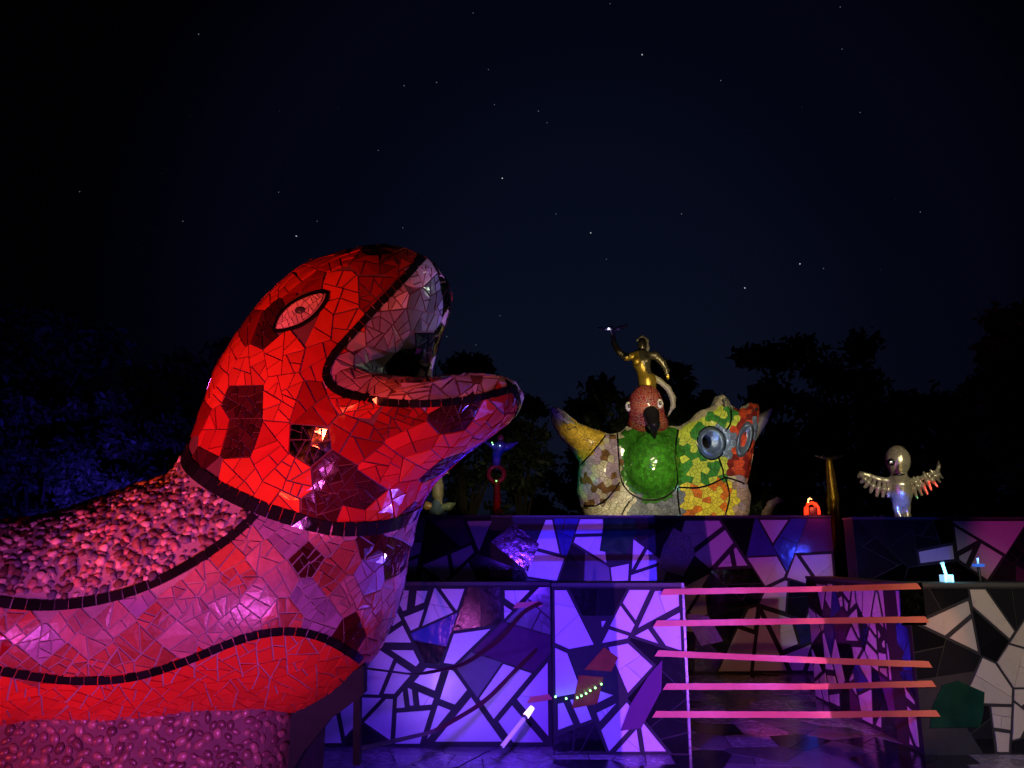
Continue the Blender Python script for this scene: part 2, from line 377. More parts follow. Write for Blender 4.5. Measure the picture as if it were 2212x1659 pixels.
def surface_tiles(f, seeds, rad, target, gap, th, style, jit=.5, mask=None, recls=None):
    """flat cut tiles over an implicit surface. style(p) -> material for a patch, or None"""
    P, N = project(f, np.asarray(seeds)); tiles = []; raw = []
    for i in range(len(P)):
        st = style(P[i], N[i])
        if st is None: continue
        n = N[i]; t1 = np.cross(n, (0, 0, 1) if abs(n[2]) < .9 else (1, 0, 0)); t1 /= np.linalg.norm(t1); t2 = np.cross(n, t1)
        poly = [(-rad, -rad), (rad, -rad), (rad, rad), (-rad, rad)]
        D = P - P[i]; dd = (D ** 2).sum(1); near = np.argsort(dd)[1:26]
        for j in near:
            if dd[j] > (2.2 * rad) ** 2: break
            if N[j] @ n < -.1: continue
            d = D[j]; nn = (d @ t1, d @ t2)
            if abs(nn[0]) + abs(nn[1]) < 1e-6: continue
            poly = clip(poly, nn, dd[j] / 2)
            if len(poly) < 3: break
        if len(poly) < 3: continue
        m_ = st[0]; tg = st[1] if len(st) > 1 else target; jj = st[2] if len(st) > 2 else jit
        for q in split(poly, tg, random, jj):
            q = inset(q, gap / 2)
            if len(q) < 3 or abs(area(q)) < tg * .06: continue
            cx = sum(v[0] for v in q) / len(q); cy = sum(v[1] for v in q) / len(q)
            raw.append((P[i], t1, t2, q + [(cx, cy)], m_, abs(area(q))))
    if not raw: return []
    pts = np.concatenate([r[0] + np.array([v[0] for v in r[3]])[:, None] * r[1] + np.array([v[1] for v in r[3]])[:, None] * r[2] for r in raw])
    Q, M = project(f, pts, 3); o = 0
    for r in raw:
        k = len(r[3]); q = Q[o:o + k]; nn = M[o:o + k]; o += k
        na = nn.mean(0); na /= np.linalg.norm(na) + 1e-9
        if (nn @ na).min() < .55: continue
        if mask is not None and not mask(q[-1]): continue
        if np.linalg.norm(q[:-1] - q[-1], axis=1).max() > 3.2 * rad: continue
        mt_ = r[4]
        if recls is not None:
            mt_ = recls(r[0], q[-1], mt_)
            if mt_ is None: continue
        tilt = rng.normal(0, .020, 3)
        lift = th * random.uniform(.8, 1.25) + ((q - q[-1]) @ tilt)[:, None]
        top = q + na * lift
        tiles.append((top, q - na * .004, mt_, r[5], na))
    return tiles
def tile_mesh(t):
    top, bot = t[0], t[1]; k = len(top) - 1
    V = np.concatenate([top, bot[:-1]])
    Fc = [(i, (i + 1) % k, k) for i in range(k)] + [(i, k + 1 + i, k + 1 + (i + 1) % k, (i + 1) % k) for i in range(k)]
    return V, Fc
def emit_tiles(tiles, parent, name, stuff_name, limit=300):
    def score(t):
        c = t[0][-1]; v = O - c; d = np.linalg.norm(v); pr = (c - O)
        fwd = pr[1] * cp + pr[2] * sp
        u = pr[0] / max(fwd, .01); w = (pr[2] * cp - pr[1] * sp) / max(fwd, .01)
        vis = 1 if (abs(u) < .67 and abs(w) < .5) else .001
        return t[3] * max((t[4] @ v) / d, .001) / d / d * vis
    tiles = sorted(tiles, key=score, reverse=True)
    for t in tiles[:limit]:
        V, Fc = tile_mesh(t); mobj(name, V, Fc, t[2], parent, rnd=[random.random()] * len(Fc))
    rest = tiles[limit:]
    if rest:
        ms = []; V = []; Fc = []; mi = []; rn = []; n = 0
        for t in rest:
            v, f = tile_mesh(t)
            if t[2] not in ms: ms.append(t[2])
            k = ms.index(t[2]); x = random.random()
            V.append(v); Fc += [[i + n for i in q] for q in f]; mi += [k] * len(f); rn += [x] * len(f); n += len(v)
        tag(mobj(stuff_name, np.concatenate(V), Fc, ms, parent, mi, rn), kind='stuff')
def strip_tiles(f, pts, width, step, th, m, gap=.005, closed=False):
    """border of quads following a polyline on the surface"""
    pts = np.asarray(pts); seg = np.linalg.norm(np.diff(pts, axis=0), axis=1); s = np.concatenate([[0], np.cumsum(seg)])
    n = max(int(s[-1] / step), 1); u = np.linspace(0, s[-1], n + 1)
    c = np.stack([np.interp(u, s, pts[:, k]) for k in range(3)], 1); c, N = project(f, c, 3)
    Tn = np.gradient(c, axis=0)
    if closed: Tn[0] = Tn[-1] = c[1] - c[-2]
    Tn /= np.linalg.norm(Tn, axis=1)[:, None] + 1e-9
    S = np.cross(N, Tn); S /= np.linalg.norm(S, axis=1)[:, None] + 1e-9
    a, NA = project(f, c + S * width / 2, 2); b, NB = project(f, c - S * width / 2, 2); out = []
    for i in range(n):
        g = gap / max(np.linalg.norm(c[i + 1] - c[i]), 1e-4) / 2
        if random.random() < .5: g *= .6
        A0 = a[i] * (1 - g) + a[i + 1] * g; A1 = a[i] * g + a[i + 1] * (1 - g); B0 = b[i] * (1 - g) + b[i + 1] * g; B1 = b[i] * g + b[i + 1] * (1 - g)
        q = np.array([A0, B0, B1, A1]); ce = q.mean(0); nn = N[i] + N[i + 1]; nn /= np.linalg.norm(nn) + 1e-9
        if np.cross(B0 - A0, A1 - A0) @ nn < 0: q = q[::-1]
        q = np.vstack([q, ce + nn * .001]); out.append((q + nn * th, q - nn * .006, m if not callable(m) else m(), width * step, nn))
    return out

# ================================================================== THE SETTING
def plane(name, x0, x1, y0, y1, z, m, n=1):
    V = [(x0 + (x1 - x0) * i / n, y0 + (y1 - y0) * j / n, z) for j in range(n + 1) for i in range(n + 1)]
    Fc = [(j * (n + 1) + i, j * (n + 1) + i + 1, (j + 1) * (n + 1) + i + 1, (j + 1) * (n + 1) + i) for j in range(n) for i in range(n)]
    return mobj(name, V, Fc, m)
tag(plane('ground', -900, 900, -300, 1500, -.012, soil, 8), kind='structure')
fl = tag(MB().box(-3.2, 9.0, .5, 13.5, -.008, 0).build('floor', grout_dark), kind='structure')
def planar_cells(w, h, r, rnd):
    pts = []
    for _ in range(int(w * h / r / r * 12)):
        p = (rnd.uniform(0, w), rnd.uniform(0, h))
        if all((p[0] - q[0]) ** 2 + (p[1] - q[1]) ** 2 > r * r for q in pts): pts.append(p)
    out = []
    for p in pts:
        poly = [(0, 0), (w, 0), (w, h), (0, h)]
        for q in sorted(pts, key=lambda q: (p[0] - q[0]) ** 2 + (p[1] - q[1]) ** 2)[1:18]:
            n = (q[0] - p[0], q[1] - p[1]); poly = clip(poly, n, (n[0] * (p[0] + q[0]) + n[1] * (p[1] + q[1])) / 2)
            if len(poly) < 3: break
        if len(poly) > 2: out.append((p, poly))
    return out
def flat_tile(poly, org, ux, uy, nn, th, m):
    org, ux, uy, nn = map(np.asarray, (org, ux, uy, nn))
    cx = sum(v[0] for v in poly) / len(poly); cy = sum(v[1] for v in poly) / len(poly)
    q = np.array([org + ux * v[0] + uy * v[1] for v in poly + [(cx, cy)]], float)
    if np.dot(np.cross(ux, uy), nn) < 0: q[:-1] = q[:-1][::-1].copy()
    tl = np.array([random.gauss(0, .004), random.gauss(0, .004), random.gauss(0, .004)])
    lift = th * random.uniform(.85, 1.2) + ((q - q[-1]) @ tl)[:, None]
    return (q + nn * lift, q - nn * .002, m, abs(area(poly)), nn.astype(float))
# paving
rf = random.Random(3); ft = []
for p, poly in planar_cells(12.0, 7.0, .36, rf):
    m = rf.choices(floor_tile, (5, 4, 3))[0]
    for q in (split(poly, .08, rf, .3) if rf.random() < .5 else [poly]):
        q = inset(q, .005)
        if len(q) > 2: ft.append(flat_tile(q, (-3.1, 4.9, 0), (1, 0, 0), (0, 1, 0), (0, 0, 1), .004, m))
fl['_o'] = (0, 0, 0)
emit_tiles(ft, fl, 'paving_stone', 'distant_paving_stones', 300)

def mosaic_wall(name, label, org, ux, length, height, thick, nrm, seed, pal, cell=.27, cap=.03, feat=(), gaps=(.010, .038)):
    """core slab, capping and cut tiles on the face that looks along nrm"""
    rnd = random.Random(seed); org = np.array(org, float); ux = np.array(ux, float); nrm = np.array(nrm, float); uz = np.array([0, 0, 1.])
    root = empty(name, tuple(org + ux * length / 2), label, 'wall'); root['_o'] = [float(v) for v in (org + ux * length / 2)]
    def slab(a, b, z0, z1, d0, d1):
        c = [org + ux * s + nrm * d + uz * z for z in (z0, z1) for d in (-d1, -d0) for s in (a, b)]
        return MB().add(c, [(0, 2, 3, 1), (4, 5, 7, 6), (0, 1, 5, 4), (2, 6, 7, 3), (0, 4, 6, 2), (1, 3, 7, 5)])
    slab(0, length, 0, height - cap, 0, thick).build('core', grout_dark, root)
    slab(-.01, length + .01, height - cap + .001, height, -.008, thick + .008).build('capping', pal.get('cap', concrete), root)
    tiles = []; H = height - cap - .02; ff = [(inset_, m) for inset_, m in feat]
    cells = []
    for p, big in planar_cells(length, H, cell * 2.1, rnd):
        cells += [((sum(v[0] for v in q) / len(q), sum(v[1] for v in q) / len(q)), q) for q in split(big, cell * cell * 1.15, rnd, .55)]
    for p, poly in cells:
        if any(polysd(np.array([[p[0], p[1]]]), fp)[0] > -.01 for fp, _ in ff): continue
        m = rnd.choices(pal['m'], pal['w'])[0]
        pieces = [poly]
        if rnd.random() < .35: pieces = split(poly, abs(area(poly)) * .6, rnd, .25)
        for q in pieces:
            lightm = m in (white_tile, cream_tile)
            q = inset(q, rnd.uniform(*gaps) if lightm else .004)
            if len(q) < 3: continue
            sub = split(q, abs(area(q)) * .62, rnd, .2) if (rnd.random() < .4) else [q]
            for s in sub:
                s = inset(s, .0016)
                if len(s) > 2 and abs(area(s)) > 6e-4: tiles.append(flat_tile(s, org + uz * .01, ux, uz, nrm, .007, m))
    for fp, m in ff: tiles.append(flat_tile(list(fp), org + uz * .01, ux, uz, nrm, .012, m))
    emit_tiles(tiles, root, 'tile', 'small_tiles')
    return root
ZN = 1.36
pal_white = dict(m=[white_tile, black_tile, plum_tile, blue_glass, grey_tile, mirror_dark], w=[66, 24, 4, 2, 3, 1])
def wx(px, Y): return (px - 1106) / F * Y * 1.0
def wp(pts, X0, Y):                                    # picture points -> wall-face coordinates
    return [(at(a, b, Y)[0] - X0, at(a, b, Y)[2] - .01) for a, b in pts]
XA = 1.44
mosaic_wall('mosaic_wall', 'low wall of violet lit white and black mosaic close behind the neck of the serpent', (-2.8, 7.06, 0), (1, 0, 0), 3.14, ZN, .3, (0, -1, 0), 11, pal_white, .31)
featB = [(wp([(1305, 1398), (1335, 1420), (1320, 1450), (1262, 1446)][::-1], .342, 6.8), amber_glass),
         (wp([(1250, 1458), (1304, 1462), (1290, 1520), (1235, 1530)][::-1], .342, 6.8), amber_glass),
         (wp([(1430, 1425), (1428, 1490), (1385, 1572), (1340, 1578), (1362, 1520), (1400, 1460)][::-1], .342, 6.8), plum_tile)]
mosaic_wall('mosaic_wall', 'low violet lit mosaic wall end left of the orange tapes', (.342, 6.8, 0), (1, 0, 0), XA - .342, ZN, .5, (0, -1, 0), 29, pal_white, .29, feat=featB)
mb = MB(); mb.box(XA + .002, XA + .022, 6.79, 6.812, 0, ZN)
tr = mb.build('edge_trim', mat('trim_metal', (.6, .58, .6), .3, metal=.6)); tag(tr, 'thin pale metal corner strip down the end of the violet mosaic wall', 'trim')
XP = 3.36
pal_cream = dict(m=[cream_tile, black_tile], w=[60, 40])
mosaic_wall('mosaic_wall', 'low cream and black mosaic wall on the right with a green glass pane', (XP, 6.8, 0), (1, 0, 0), 3.2, ZN, .45, (0, -1, 0), 8, pal_cream, .29, gaps=(.006, .022),
            feat=[(wp([(2035, 1480), (2068, 1470), (2125, 1495), (2122, 1540), (2115, 1570), (2008, 1572), (2012, 1530)][::-1], XP, 6.8), green_glass),
                  (wp([(1990, 1258), (2000, 1350), (1945, 1350), (1942, 1262)], XP, 6.8), mirror_dark)])
pal_side = dict(m=[white_tile, black_tile, blue_glass, mirror_dark, plum_tile], w=[52, 26, 8, 4, 6])
mosaic_wall('mosaic_wall', 'magenta lit mosaic side wall running back behind the right ends of the tapes', (XP, 6.84, 0), (.035, 1, 0), 2.5, ZN - .012, .3, (-1, .035, 0), 21, pal_side, .27)
# taller walls behind
pal_back = dict(m=[white_tile, black_tile, grey_tile, mirror_dark, plum_tile, blue_glass], w=[62, 18, 6, 5, 5, 4])
XB0, XB1 = -3.2, 4.55
g = wp([(1455, 1140), (1490, 1160), (1502, 1195), (1475, 1245), (1420, 1228), (1432, 1180)][::-1], XB0, 11.2)
g2 = wp([(1305, 1120), (1370, 1120), (1375, 1150), (1350, 1200), (1295, 1190)][::-1], XB0, 11.2)
g3 = wp([(1110, 1130), (1165, 1175), (1140, 1235), (1060, 1170)], XB0, 11.2)
g4 = wp([(1475, 1325), (1530, 1330), (1562, 1385), (1515, 1395)], XB0, 11.2)
g5 = wp([(1620, 1225), (1690, 1225), (1690, 1262), (1600, 1262)], XB0, 11.2)
mosaic_wall('tall_mosaic_wall', 'taller blue and purple lit mosaic wall at the back below the bird sculpture', (XB0, 11.2, 0), (1, 0, 0), XB1 - XB0, 2.14, .35, (0, -1, 0), 17, pal_back, .42,
            feat=[(g[::-1] if area(g) < 0 else g, glitter), (g2[::-1] if area(g2) < 0 else g2, green_glass), (g3[::-1] if area(g3) < 0 else g3, mirror_dark), (g4[::-1] if area(g4) < 0 else g4, mirror)], gaps=(.012, .04))
pal_dark = dict(m=[white_tile, black_tile, mirror_dark, plum_tile, blue_glass], w=[14, 48, 16, 12, 10])
mosaic_wall('tall_mosaic_wall', 'dark mirrored mosaic wall at the far right behind the cyan lamp', (4.6, 10.6, 0), (1, 0, 0), 5.2, 2.09, .3, (0, -1, 0), 23, pal_dark, .4, gaps=(.012, .04))

# ================================================================== THE SERPENT
YC = 4.0; XC = (640 - 1106) / F * YC * 1.02
HA = R_(25); hd = np.array([math.cos(HA), -math.sin(HA)]); ld = np.array([math.sin(HA), math.cos(HA)]); C0 = np.array([XC, YC])
def fr(px, py): p = at(px, py, YC); return (p[0] - XC, p[2])
def mp(px, py, b=0.):
    d = ray(px, py); o = C0 + b * ld                  # intersect ray with vertical plane o + s*hd
    M = np.array([[d[0], -hd[0]], [d[1], -hd[1]]]); t, s = np.linalg.solve(M, o); return (s, EYE + t * d[2])
PROF = [fr(445, 1190), fr(425, 1040), fr(442, 960), fr(478, 870), fr(515, 790), fr(570, 725), fr(628, 668), fr(690, 625), fr(760, 592),
        mp(825, 553), mp(875, 544), mp(920, 556), mp(942, 590), mp(938, 640), mp(915, 700), mp(895, 770), mp(930, 795), mp(1060, 795), mp(1092, 802), mp(1106, 835), mp(1095, 872), mp(1062, 915), mp(1000, 962),
        mp(938, 1008), mp(890, 1055), mp(860, 1110), mp(838, 1190)]
MOUTH = [mp(925, 545, -.10), mp(880, 592, -.26), mp(830, 642, -.33), mp(790, 687, -.37), mp(750, 732, -.40), mp(722, 765, -.41), mp(706, 795, -.42),
         mp(706, 820, -.42), mp(724, 843, -.41), mp(755, 857, -.40), mp(830, 868, -.38), mp(900, 871, -.36), mp(970, 867, -.30), mp(1040, 856, -.22), mp(1100, 840, -.10), mp(1117, 836, 0)]
MOUTH_C = MOUTH + [(2.2, MOUTH[-1][1]), (2.2, 3.9), (MOUTH[0][0], 3.9)]
CUT = [mp(945, 545, -.10), mp(897, 600, -.26), mp(850, 652, -.33), mp(812, 697, -.37), mp(776, 740, -.40), mp(755, 770, -.40),
       mp(757, 790, -.40), mp(800, 800, -.38), mp(900, 812, -.34), mp(1000, 808, -.26), mp(1075, 800, -.12), mp(1110, 796, 0)]
CUT_C = CUT + [(2.2, CUT[-1][1]), (2.2, 3.9), (CUT[0][0], 3.9)]
RR, WW = .40, .49
def loc(p): q = p[:, :2] - C0; return q @ hd, q @ ld, p[:, 2]
def wmax(z): return WW + .03 * np.clip((2.0 - z) / .6, 0, 1)
def f_outer(p):
    a, b, z = loc(p); d = polysd(np.stack([a, z], 1), PROF)
    return (np.sqrt(np.maximum(RR - d, 0) ** 2 + (b * RR / wmax(z)) ** 2) - RR) * .95
Bpts = [at(-420, 1345, 3.2), at(0, 1340, 3.5), at(300, 1308, 3.8), at(450, 1275, 3.9), at(590, 1262, 3.98), at(622, 1200, 4.0), at(632, 1080, 4.0)]
Brad = [.385, .395, .51, .56, .585, .56, .51]
Bpts = [np.array(b) for b in Bpts]
cA = np.array(mp(800, 790)); cB = np.array(mp(905, 640)); cL = np.array(mp(1010, 835))
def to3(s, b=0.): return np.array([C0[0] + s[0] * hd[0] + b * ld[0], C0[1] + s[0] * hd[1] + b * ld[1], s[1]])
A3 = to3(cA + (-.03, 0)); B3 = to3(cB + (-.02, .05)); L3 = to3(cL)
def f_mouth(p):
    a, b, z = loc(p); return -polysd(np.stack([a, z], 1), CUT_C)
def f_cav(p):
    q = p.copy(); a, b, z = loc(p)                    # widen sideways
    def sq(A, B, ra, rb):
        pa, pz = A; pb, pzb = B
        P = np.stack([a, b * .80, z], 1); return cone(P, (pa, 0, pz), (pb, 0, pzb), ra, rb)
    return smin(sq(cA + (-.06, .02), cB + (-.08, .04), .21, .13), sq(cA, cL + (0, .06), .10, .05), .06)
def f_head(p):
    o = f_outer(p); o = smax(o, -f_mouth(p), .045); return smax(o, -f_cav(p), .05)
def f_body(p): return chain(p, Bpts, Brad, .12)
def f_snake(p): 
    hd_ = f_head(p); b = f_body(p); return smin(hd_, b, .10)
snake = empty('serpent_sculpture', (XC, YC, .85), 'huge red serpent sculpture covered in broken tile with its mouth wide open', 'sculpture')
snake['_o'] = [XC, YC, .85]
SV, SQ = nets(f_snake, (-3.4, 2.5, .55), (1.1, 5.0, 3.5), .034)
# collar plane from three picture points
cpts, ok = cast(f_snake, [412, 550, 740, 868], [1003, 1103, 1134, 1128])
ctr = cpts.mean(0); nrmc = np.linalg.svd(cpts - ctr)[2][2]; nrmc *= np.sign(nrmc[2])
if nrmc[2] < .6: nrmc = np.array([.28, .0, 1.]); nrmc /= np.linalg.norm(nrmc)
def above(p): return (p - ctr) @ nrmc
def lerp_line(pts, n=60):
    pts = np.array(pts, float)
    for _ in range(3):                                 # corner cutting smooths the hand line
        q = [pts[0]]
        for i in range(len(pts) - 1): q += [pts[i] * .75 + pts[i + 1] * .25, pts[i] * .25 + pts[i + 1] * .75]
        pts = np.array(q + [pts[-1]])
    s = np.concatenate([[0], np.cumsum(np.linalg.norm(np.diff(pts, axis=0), axis=1))]); u = np.linspace(0, s[-1], n)
    return np.interp(u, s, pts[:, 0]), np.interp(u, s, pts[:, 1])
l1 = cast(f_snake, *lerp_line([(-160, 1270), (0, 1303), (90, 1311), (200, 1302), (320, 1268), (430, 1210), (510, 1155), (552, 1112)]))[0]
l2 = cast(f_snake, *lerp_line([(-160, 1430), (0, 1446), (110, 1466), (220, 1470), (310, 1458), (420, 1420), (500, 1385), (580, 1362), (660, 1362), (720, 1385), (778, 1424)]))[0]
def zl(p, l): return np.interp(p[0], l[:, 0], l[:, 2])
ALM = [(595, 716), (600, 690), (625, 660), (665, 637), (713, 626), (704, 655), (680, 685), (650, 705), (615, 716)]
al3 = cast(f_snake, [a for a, b in ALM], [b for a, b in ALM])[0]
def side(p): a, b, z = loc(p.reshape(1, 3)); return a[0], b[0], z[0]
ALM2 = np.array([[side(q)[0], side(q)[2]] for q in al3])
def in_eye(p, m=-.02):
    a, b, z = side(p); return polysd(np.array([[a, z]]), ALM2)[0] > m
LIP_PX = [(912, 556), (880, 592), (830, 642), (790, 687), (750, 732), (722, 765), (706, 795), (704, 820), (722, 843), (755, 857), (830, 868), (900, 871), (970, 867), (1040, 856), (1098, 840), (1114, 836)]
lx_, ly_ = lerp_line(LIP_PX, 70); lp3, lok = cast(f_snake, lx_, ly_); lp3 = lp3[lok]
lip_az = [(side(q)[0], side(q)[2]) for q in lp3]; lip_b = [side(q)[1] for q in lp3]
MOUTH_C = lip_az + [(2.2, lip_az[-1][1]), (2.2, 3.9), (lip_az[0][0], 3.9)]
DARK = [(cast(f_snake, [a], [b])[0][0], r, m_) for a, b, r, m_ in ((515, 880, .155, oxblood), (735, 1055, .165, oxblood), (655, 1075, .08, oxblood), (960, 925, .12, oxblood), (850, 915, .13, deep_tile), (790, 640, .11, deep_tile), (620, 800, .07, oxblood), (690, 975, .07, mirror_dark))]
def snake_cls(p):
    if above(p) > .0: return 'mouth' if polysd(np.array([[side(p)[0], p[2]]]), MOUTH_C)[0] > 0 else 'head'
    if p[0] < l1[-1, 0] and p[2] > zl(p, l1): return 'back'
    if (p[0] < l2[-1, 0] and p[2] < zl(p, l2)) or (p[0] >= l2[-1, 0] and p[2] < l2[-1, 2] - .03): return 'belly'
    return 'band'
def snake_recls(p0, p1, m):
    c = snake_cls(p1)
    if c == snake_cls(p0): return m
    return {'mouth': mouth_pink, 'head': red_tile, 'belly': belly_tile, 'band': pink_stone, 'back': None}[c]
def snake_style(p, n):
    p1 = p.reshape(1, 3)
    if above(p) > .02:
        if polysd(np.array([[side(p)[0], p[2]]]), MOUTH_C)[0] > 0:                      # cut faces and throat
            cav = f_cav(p1)[0]
            a, b_, zz = side(p)
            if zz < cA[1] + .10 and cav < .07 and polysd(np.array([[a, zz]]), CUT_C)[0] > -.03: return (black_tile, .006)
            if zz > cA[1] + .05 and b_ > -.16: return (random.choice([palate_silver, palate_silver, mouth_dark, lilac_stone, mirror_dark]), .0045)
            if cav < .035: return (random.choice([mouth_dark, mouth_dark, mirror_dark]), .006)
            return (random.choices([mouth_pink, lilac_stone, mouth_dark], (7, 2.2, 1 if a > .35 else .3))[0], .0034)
        if in_eye(p, .01): return None
        for dc, dr, dm in DARK:
            if np.linalg.norm(p - dc) < dr: return (dm, .0022, .4)
        m = random.choices([orange_tile, red_tile, deep_tile, oxblood, mirror_dark], (48, 30, 8, 3, 1))[0]
        return (m, .0024 if m is oxblood else random.choice((.005, .007, .009)), random.choice((.2, .4)))
    if f_head(p1)[0] > .5 and False: return None
    if p[0] < l1[-1, 0] and p[2] > zl(p, l1): return None
    if p[0] < l2[-1, 0] and p[2] < zl(p, l2): return (belly_tile, .0035)
    if p[0] >= l2[-1, 0] and p[2] < l2[-1, 2] - .05: return (belly_tile, .0035)
    return (random.choices([pink_stone, lilac_stone, terracotta, deep_tile, oxblood], (38, 24, 20, 7, 2 + (26 if p[0] > XC + .22 else 0)))[0], random.choice((.0022, .0035, .006)), .3)  # extra oxblood at right flank: real dark patches plus shade put into the colour
pts = sample(SV, SQ, 26000)
hmask = np.array([above(q) for q in pts])
ph = pts[hmask > .0]; pb = pts[hmask <= .0]
kh = poisson(ph, .14); seeds_h = ph[kh]
# diagonal lattice for the flank, scattered seeds for the rest
pbk = pb[poisson(pb, .20)]
isb = np.array([(q[0] < l2[-1, 0] and q[2] < zl(q, l2)) for q in pbk])
lat = []
s_ = .112
for i in range(-30, 30):
    for j in range(-30, 30):
        x = XC + (i + j) * s_ * .72 + random.gauss(0, .008); z = 1.5 + (i - j) * s_ * .72 + random.gauss(0, .008)
        for yy in (2.4, 5.6):
            if not (-3.3 < x < XC + .75 and .8 < z < 2.35): continue
            y = yy; sg = 1 if yy < 4 else -1; hit = False
            for _ in range(50):
                v = f_snake(np.array([[x, y, z]]))[0]
                if v < .002: hit = True; break
                y += sg * v * .7
                if (y - 4) * sg > 1: break
            if hit:
                q = np.array([x, y, z])
                if above(q) < 0 and not (x < l2[-1, 0] and z < zl(q, l2)): lat.append(q)
lat = np.array(lat)
if len(lat): lat = lat[poisson(lat, .075)]
seeds = np.concatenate([seeds_h, pbk[isb], lat])
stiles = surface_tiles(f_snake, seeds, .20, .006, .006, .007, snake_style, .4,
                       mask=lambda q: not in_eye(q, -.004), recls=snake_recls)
# collar ring
ring = []
for k in range(97):
    th = 2 * math.pi * k / 96; d = np.array([math.cos(th), math.sin(th), 0.]); d[2] = -(d @ nrmc) / nrmc[2]
    c0 = ctr.copy(); c0[:2] = C0; c0[2] = ctr[2] - ((c0 - ctr) @ nrmc - 0) / nrmc[2]
    t = .2
    for _ in range(60): t += -.7 * f_snake((c0 + d * t).reshape(1, 3))[0]
    ring.append(c0 + d * t)
bt = strip_tiles(f_snake, ring, .062, .055, .012, black_tile, closed=True)
bt += strip_tiles(f_snake, l1, .040, .05, .012, black_tile)
bt += strip_tiles(f_snake, l2, .036, .05, .012, black_tile)
# lip borders, both sides
def lip(sgn): return np.array([to3(np.array(q), b if sgn < 0 else -b) for q, b in zip(lip_az, lip_b)])
for sgn in (-1, 1):
    bt += strip_tiles(f_snake, lip(sgn), .036, .045, .012, black_tile)
eyeclosed = np.vstack([al3, al3[:1]])
xs, ys = lerp_line([ALM[0]] + ALM[1:] + [ALM[0]], 60)
em = strip_tiles(f_snake, cast(f_snake, xs, ys)[0], .016, .03, .014, black_tile, gap=.0)
bt = [t for t in bt if abs(f_snake(t[1][-1:])[0]) < .03 and np.linalg.norm(t[0][0] - t[0][2]) < .12]
# ordering of parts
cent = SV[SQ].mean(1)
body_o = mobj('body', SV, SQ, [mat('brown_red_grout', (.22, .075, .085), .8, noise=.3), mat('pale_grout_flank', (.50, .40, .42), .8, noise=.25, bump=.3, bscale=90)], snake, smooth=True, midx=(above(cent) < 0).astype(int))
emit_tiles(stiles, snake, 'tile', 'small_tiles', 300)
emit_tiles(bt, snake, 'border_tile', 'small_border_tiles', 300)
ey_pts = []
px_, py_ = lerp_line(ALM + [ALM[0]], 28)
rim = cast(f_snake, px_[:-1], py_[:-1])[0]; cen = cast(f_snake, [652], [672])[0][0]
ev = [(rim + (cen - rim) * t) for t in (.0, .5)]; q = np.concatenate(ev + [cen.reshape(1, 3)]); q, nq = project(f_snake, q, 3); q = q + nq * .011
k = len(rim); fcs = [(i, (i + 1) % k, k + (i + 1) % k, k + i) for i in range(k)] + [(k + i, k + (i + 1) % k, 2 * k) for i in range(k)]
eye = mobj('eye', q, fcs, mat('eye_tile', (.62, .38, .40), .2), snake, smooth=True); tag(eye, 'pale pink almond eye')
q0, n0 = project(f_snake, cen.reshape(1, 3)); q0, n0 = q0[0], n0[0]; e1 = np.cross(n0, (0, 0, 1)); e1 /= np.linalg.norm(e1); e2 = np.cross(n0, e1)
epoly = [((r - q0) @ e1, (r - q0) @ e2) for r in rim]
if area(epoly) < 0: epoly = epoly[::-1]
for q in split(inset(epoly, .010), .0011, random, .5):
    q = inset(q, .0022)
    if len(q) < 3 or abs(area(q)) < 1e-4: continue
    w3 = np.array([q0 + e1 * a + e2 * b for a, b in q + [(sum(v[0] for v in q) / len(q), sum(v[1] for v in q) / len(q))]]); w3, wn3 = project(f_snake, w3, 3)
    if np.cross(e1, e2) @ n0 < 0: w3[:-1] = w3[:-1][::-1].copy()
    V, Fc = tile_mesh((w3 + n0 * .017, w3 + n0 * .006))
    t_ = mobj('eye_tile', V - np.array(snake['_o']), Fc, mat('eye_piece', (.85, .62, .62), .18, var=.25), None, rnd=[random.random()] * len(Fc)); t_.parent = eye
n = 0; V = []; Fc = []
for t in em:
    v, f_ = tile_mesh(t); V.append(v); Fc += [[i + n for i in q2] for q2 in f_]; n += len(v)
mobj('eye_outline', np.concatenate(V), Fc, black_tile, snake)
cq, cn = project(f_snake, cen.reshape(1, 3)); cq = cq[0]; cn = cn[0]
pu = MB(); t1 = np.cross(cn, (0, 0, 1)); t1 /= np.linalg.norm(t1); t2 = np.cross(cn, t1)
pv = [cq + cn * .018 + (t1 * math.cos(a) * .026 + t2 * math.sin(a) * .017) for a in np.linspace(0, 2 * math.pi, 16, endpoint=False)] + [cq + cn * .034]
pu.add(pv, [(i, (i + 1) % 16, 16) for i in range(16)]).build('pupil', mat('pupil_glass', (.10, .13, .16), .08), snake, smooth=True)

